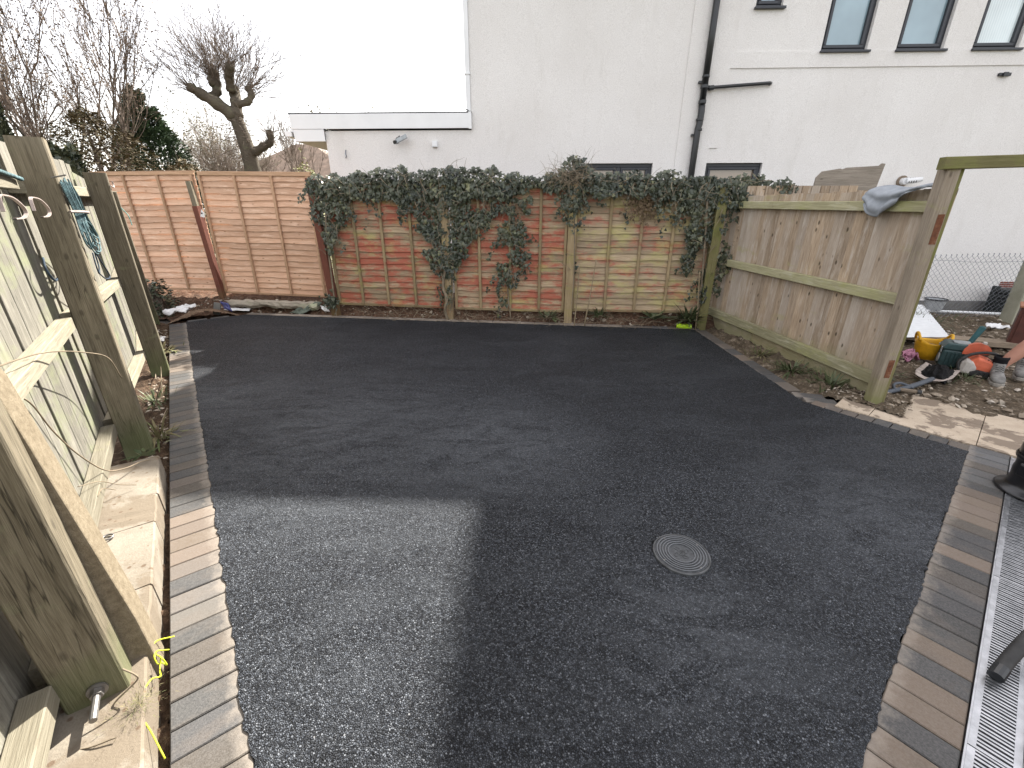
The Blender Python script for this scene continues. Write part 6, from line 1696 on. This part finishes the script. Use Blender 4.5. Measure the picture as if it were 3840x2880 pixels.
# ------------------------------------------------------------------ worker at the right edge
pe = thing('person', "worker in shorts and dusty boots, only the lower legs in view", 'person', (4.75, 3.62, 0.0))
def skinned(name, joints, edges, mat, parent, root=0, sub=2):
    me = bpy.data.meshes.new(name)
    me.from_pydata([j[0] for j in joints], edges, [])
    o = bpy.data.objects.new(name, me); col.objects.link(o)
    me.materials.append(mat)
    sk = o.modifiers.new('skin', 'SKIN'); sk.use_smooth_shade = True
    ss = o.modifiers.new('sub', 'SUBSURF'); ss.levels = sub; ss.render_levels = sub
    for v, j in zip(me.skin_vertices[0].data, joints):
        v.radius = (j[1], j[1] if len(j) < 3 else j[2]); v.use_root = False
    me.skin_vertices[0].data[root].use_root = True
    o.parent = parent
    o.location = -Vector(parent.location)
    return o
hipc = Vector((5.22, 3.78, 0.93))
J = [(tuple(hipc), .14, .115),                                   # 0 pelvis
     ((5.15, 3.78, 1.12), .135, .105), ((5.02, 3.77, 1.33), .155, .11), ((4.95, 3.77, 1.46), .09, .08), ((4.91, 3.765, 1.53), .055), ((4.87, 3.76, 1.60), .075, .085), ((4.85, 3.755, 1.70), .085, .09),
     ((5.12, 3.80, 0.86), .095), ((4.85, 3.76, 0.52), .066), ((4.83, 3.77, 0.43), .060), ((4.745, 3.80, 0.28), .060), ((4.655, 3.83, 0.13), .042), ((4.635, 3.83, 0.06), .040),      # left leg
     ((5.26, 3.96, 0.86), .095), ((5.16, 3.98, 0.48), .064), ((5.16, 3.98, 0.38), .058), ((5.10, 3.97, 0.24), .056), ((5.04, 3.96, 0.12), .042), ((5.02, 3.96, 0.06), .040),   # right leg
     ((5.0, 3.60, 1.42), .062), ((4.94, 3.50, 1.16), .046), ((4.84, 3.47, 0.95), .036), ((4.82, 3.47, 0.88), .03),
     ((5.03, 3.95, 1.42), .062), ((5.02, 4.05, 1.16), .046), ((4.92, 4.03, 0.96), .036), ((4.90, 4.02, 0.89), .03)]
E_ = [(0, 1), (1, 2), (2, 3), (3, 4), (4, 5), (5, 6), (0, 7), (7, 8), (8, 9), (9, 10), (10, 11), (11, 12), (0, 13), (13, 14), (14, 15), (15, 16), (16, 17), (17, 18), (2, 19), (19, 20), (20, 21), (21, 22), (2, 23), (23, 24), (24, 25), (25, 26)]
skinned('body', J, E_, M['skin'], pe)
for (h0, sgn) in ((Vector((4.82, 3.47, 0.88)), 1), (Vector((4.90, 4.02, 0.89)), -1)):
    js = [(tuple(h0 + Vector((0, 0, .02))), .028), (tuple(h0 + Vector((-.02, 0, -.07))), .034, .018)]; es = [(0, 1)]
    for f_, (dy, L) in enumerate(((-.026, .075), (-.009, .085), (.009, .08), (.025, .062))):
        k = len(js); b = h0 + Vector((-.025, dy, -.085))
        js += [(tuple(b), .010), (tuple(b + Vector((-.015, 0, -L * .5))), .009), (tuple(b + Vector((.0, 0, -L))), .0075)]; es += [(1, k), (k, k + 1), (k + 1, k + 2)]
    k = len(js); js += [(tuple(h0 + Vector((-.045, -.03 * sgn, -.05))), .011), (tuple(h0 + Vector((-.06, -.04 * sgn, -.085))), .009)]; es += [(1, k), (k, k + 1)]
    skinned('hand', js, es, M['skin'], pe, 1)
skinned('shirt', [((5.17, 3.78, 1.03), .150, .125), ((5.12, 3.78, 1.16), .150, .12), ((5.02, 3.77, 1.34), .168, .122), ((4.96, 3.77, 1.45), .10, .09), ((5.0, 3.60, 1.42), .075), ((4.96, 3.53, 1.25), .066), ((5.03, 3.95, 1.42), .075), ((5.02, 4.03, 1.25), .066)],
        [(0, 1), (1, 2), (2, 3), (2, 4), (4, 5), (2, 6), (6, 7)], M['shirt'], pe)
skinned('shorts', [(tuple(hipc + Vector((0, 0, .08))), .155, .13), (tuple(hipc), .158, .135), ((5.12, 3.80, 0.84), .108), ((4.93, 3.775, 0.62), .09), ((5.26, 3.96, 0.84), .108), ((5.18, 3.975, 0.58), .088)], [(0, 1), (1, 2), (2, 3), (1, 4), (4, 5)], M['shorts'], pe)
skinned('hair', [((4.885, 3.762, 1.69), .082, .088), ((4.865, 3.757, 1.75), .075, .08), ((4.91, 3.765, 1.64), .06)], [(0, 1), (0, 2)], M['hair'], pe)
for dy in (-.032, .032):
    q = MB(); q.lathe([(.004, -.011), (.011, -.004), (.011, .004), (.004, .011)], (4.777, 3.755 + dy, 1.68), 10); mk('eye', q, M['upvc'], pe, smooth=True)
    skinned('ear', [((4.865, 3.757 + dy * 2.75, 1.695), .016, .009), ((4.868, 3.757 + dy * 2.75, 1.66), .012, .008)], [(0, 1)], M['skin'], pe, 0, 1)
skinned('nose', [((4.772, 3.755, 1.675), .010), ((4.755, 3.755, 1.645), .015)], [(0, 1)], M['skin'], pe, 0, 1)
q = MB(); q.box((4.792, 3.755, 1.605), (.01, .045, .008)); mk('mouth', q, M['pinkbag'], pe)
def boot(x, y, ang):
    m = Matrix.Translation((x, y, 0.0)) @ Matrix.Rotation(ang, 4, 'Z')
    def rg(xx, w, z0, z1, n=14):
        return [(xx, w * math.copysign(abs(math.cos(2 * math.pi * j / n)) ** .7, math.cos(2 * math.pi * j / n)), (z0 + z1) / 2 + (z1 - z0) / 2 * math.copysign(abs(math.sin(2 * math.pi * j / n)) ** .7, math.sin(2 * math.pi * j / n))) for j in range(n)]
    b = loft([rg(.095, .030, .028, .10), rg(.075, .040, .026, .125), rg(.02, .044, .026, .125), rg(-.05, .045, .026, .105), rg(-.12, .050, .026, .085), rg(-.17, .046, .026, .078), rg(-.20, .028, .028, .06)], m)
    o = mk('boot', b, M['boot'], pe, smooth=True)
    q = MB()
    for i, (zz, rx, ry, cx_) in enumerate(((.09, .062, .047, .03), (.13, .058, .046, .038), (.165, .058, .047, .048), (.168, .052, .041, .048))):
        for j in range(16):
            a = 2 * math.pi * j / 16; q.v.append(tuple(m @ Vector((cx_ + rx * math.cos(a), ry * math.sin(a), zz))))
    for i in range(3):
        for j in range(16):
            a = i * 16 + j; c = i * 16 + (j + 1) % 16; q.f.append((a, c, c + 16, a + 16))
    mk('shaft', q, M['boot'], o, smooth=True)
    q = MB(); so = [(.10, .0), (.09, .036), (.02, .045), (-.06, .043), (-.12, .053), (-.175, .050), (-.208, .026), (-.212, 0)]
    pl2 = so + [(x_, -y_) for x_, y_ in reversed(so[1:-1])]
    q.prism(list(reversed(pl2)), 0.0, 0.030); q.xf(m); mk('sole', q, M['sole'], o, bevel=0.005)
    q = MB()
    for k in range(5):
        xx, zz = -.075 + k * .022, .112 + k * .013
        q.tube([m @ Vector((xx, -.028, zz - .006)), m @ Vector((xx + .004, 0, zz + .008)), m @ Vector((xx, .028, zz - .006))], 0.003, 5)
    mk('lace', q, M['rubber'], o)
    q = MB(); q.lathe([(.046, .14), (.050, .15), (.049, .20), (.053, .205), (.052, .225), (.046, .23)], (0.05, 0, 0), 18, False, False); q.xf(m); mk('sock', q, M['sock'], pe, smooth=True)
boot(4.59, 3.775, R(50))
boot(4.98, 3.91, R(45))
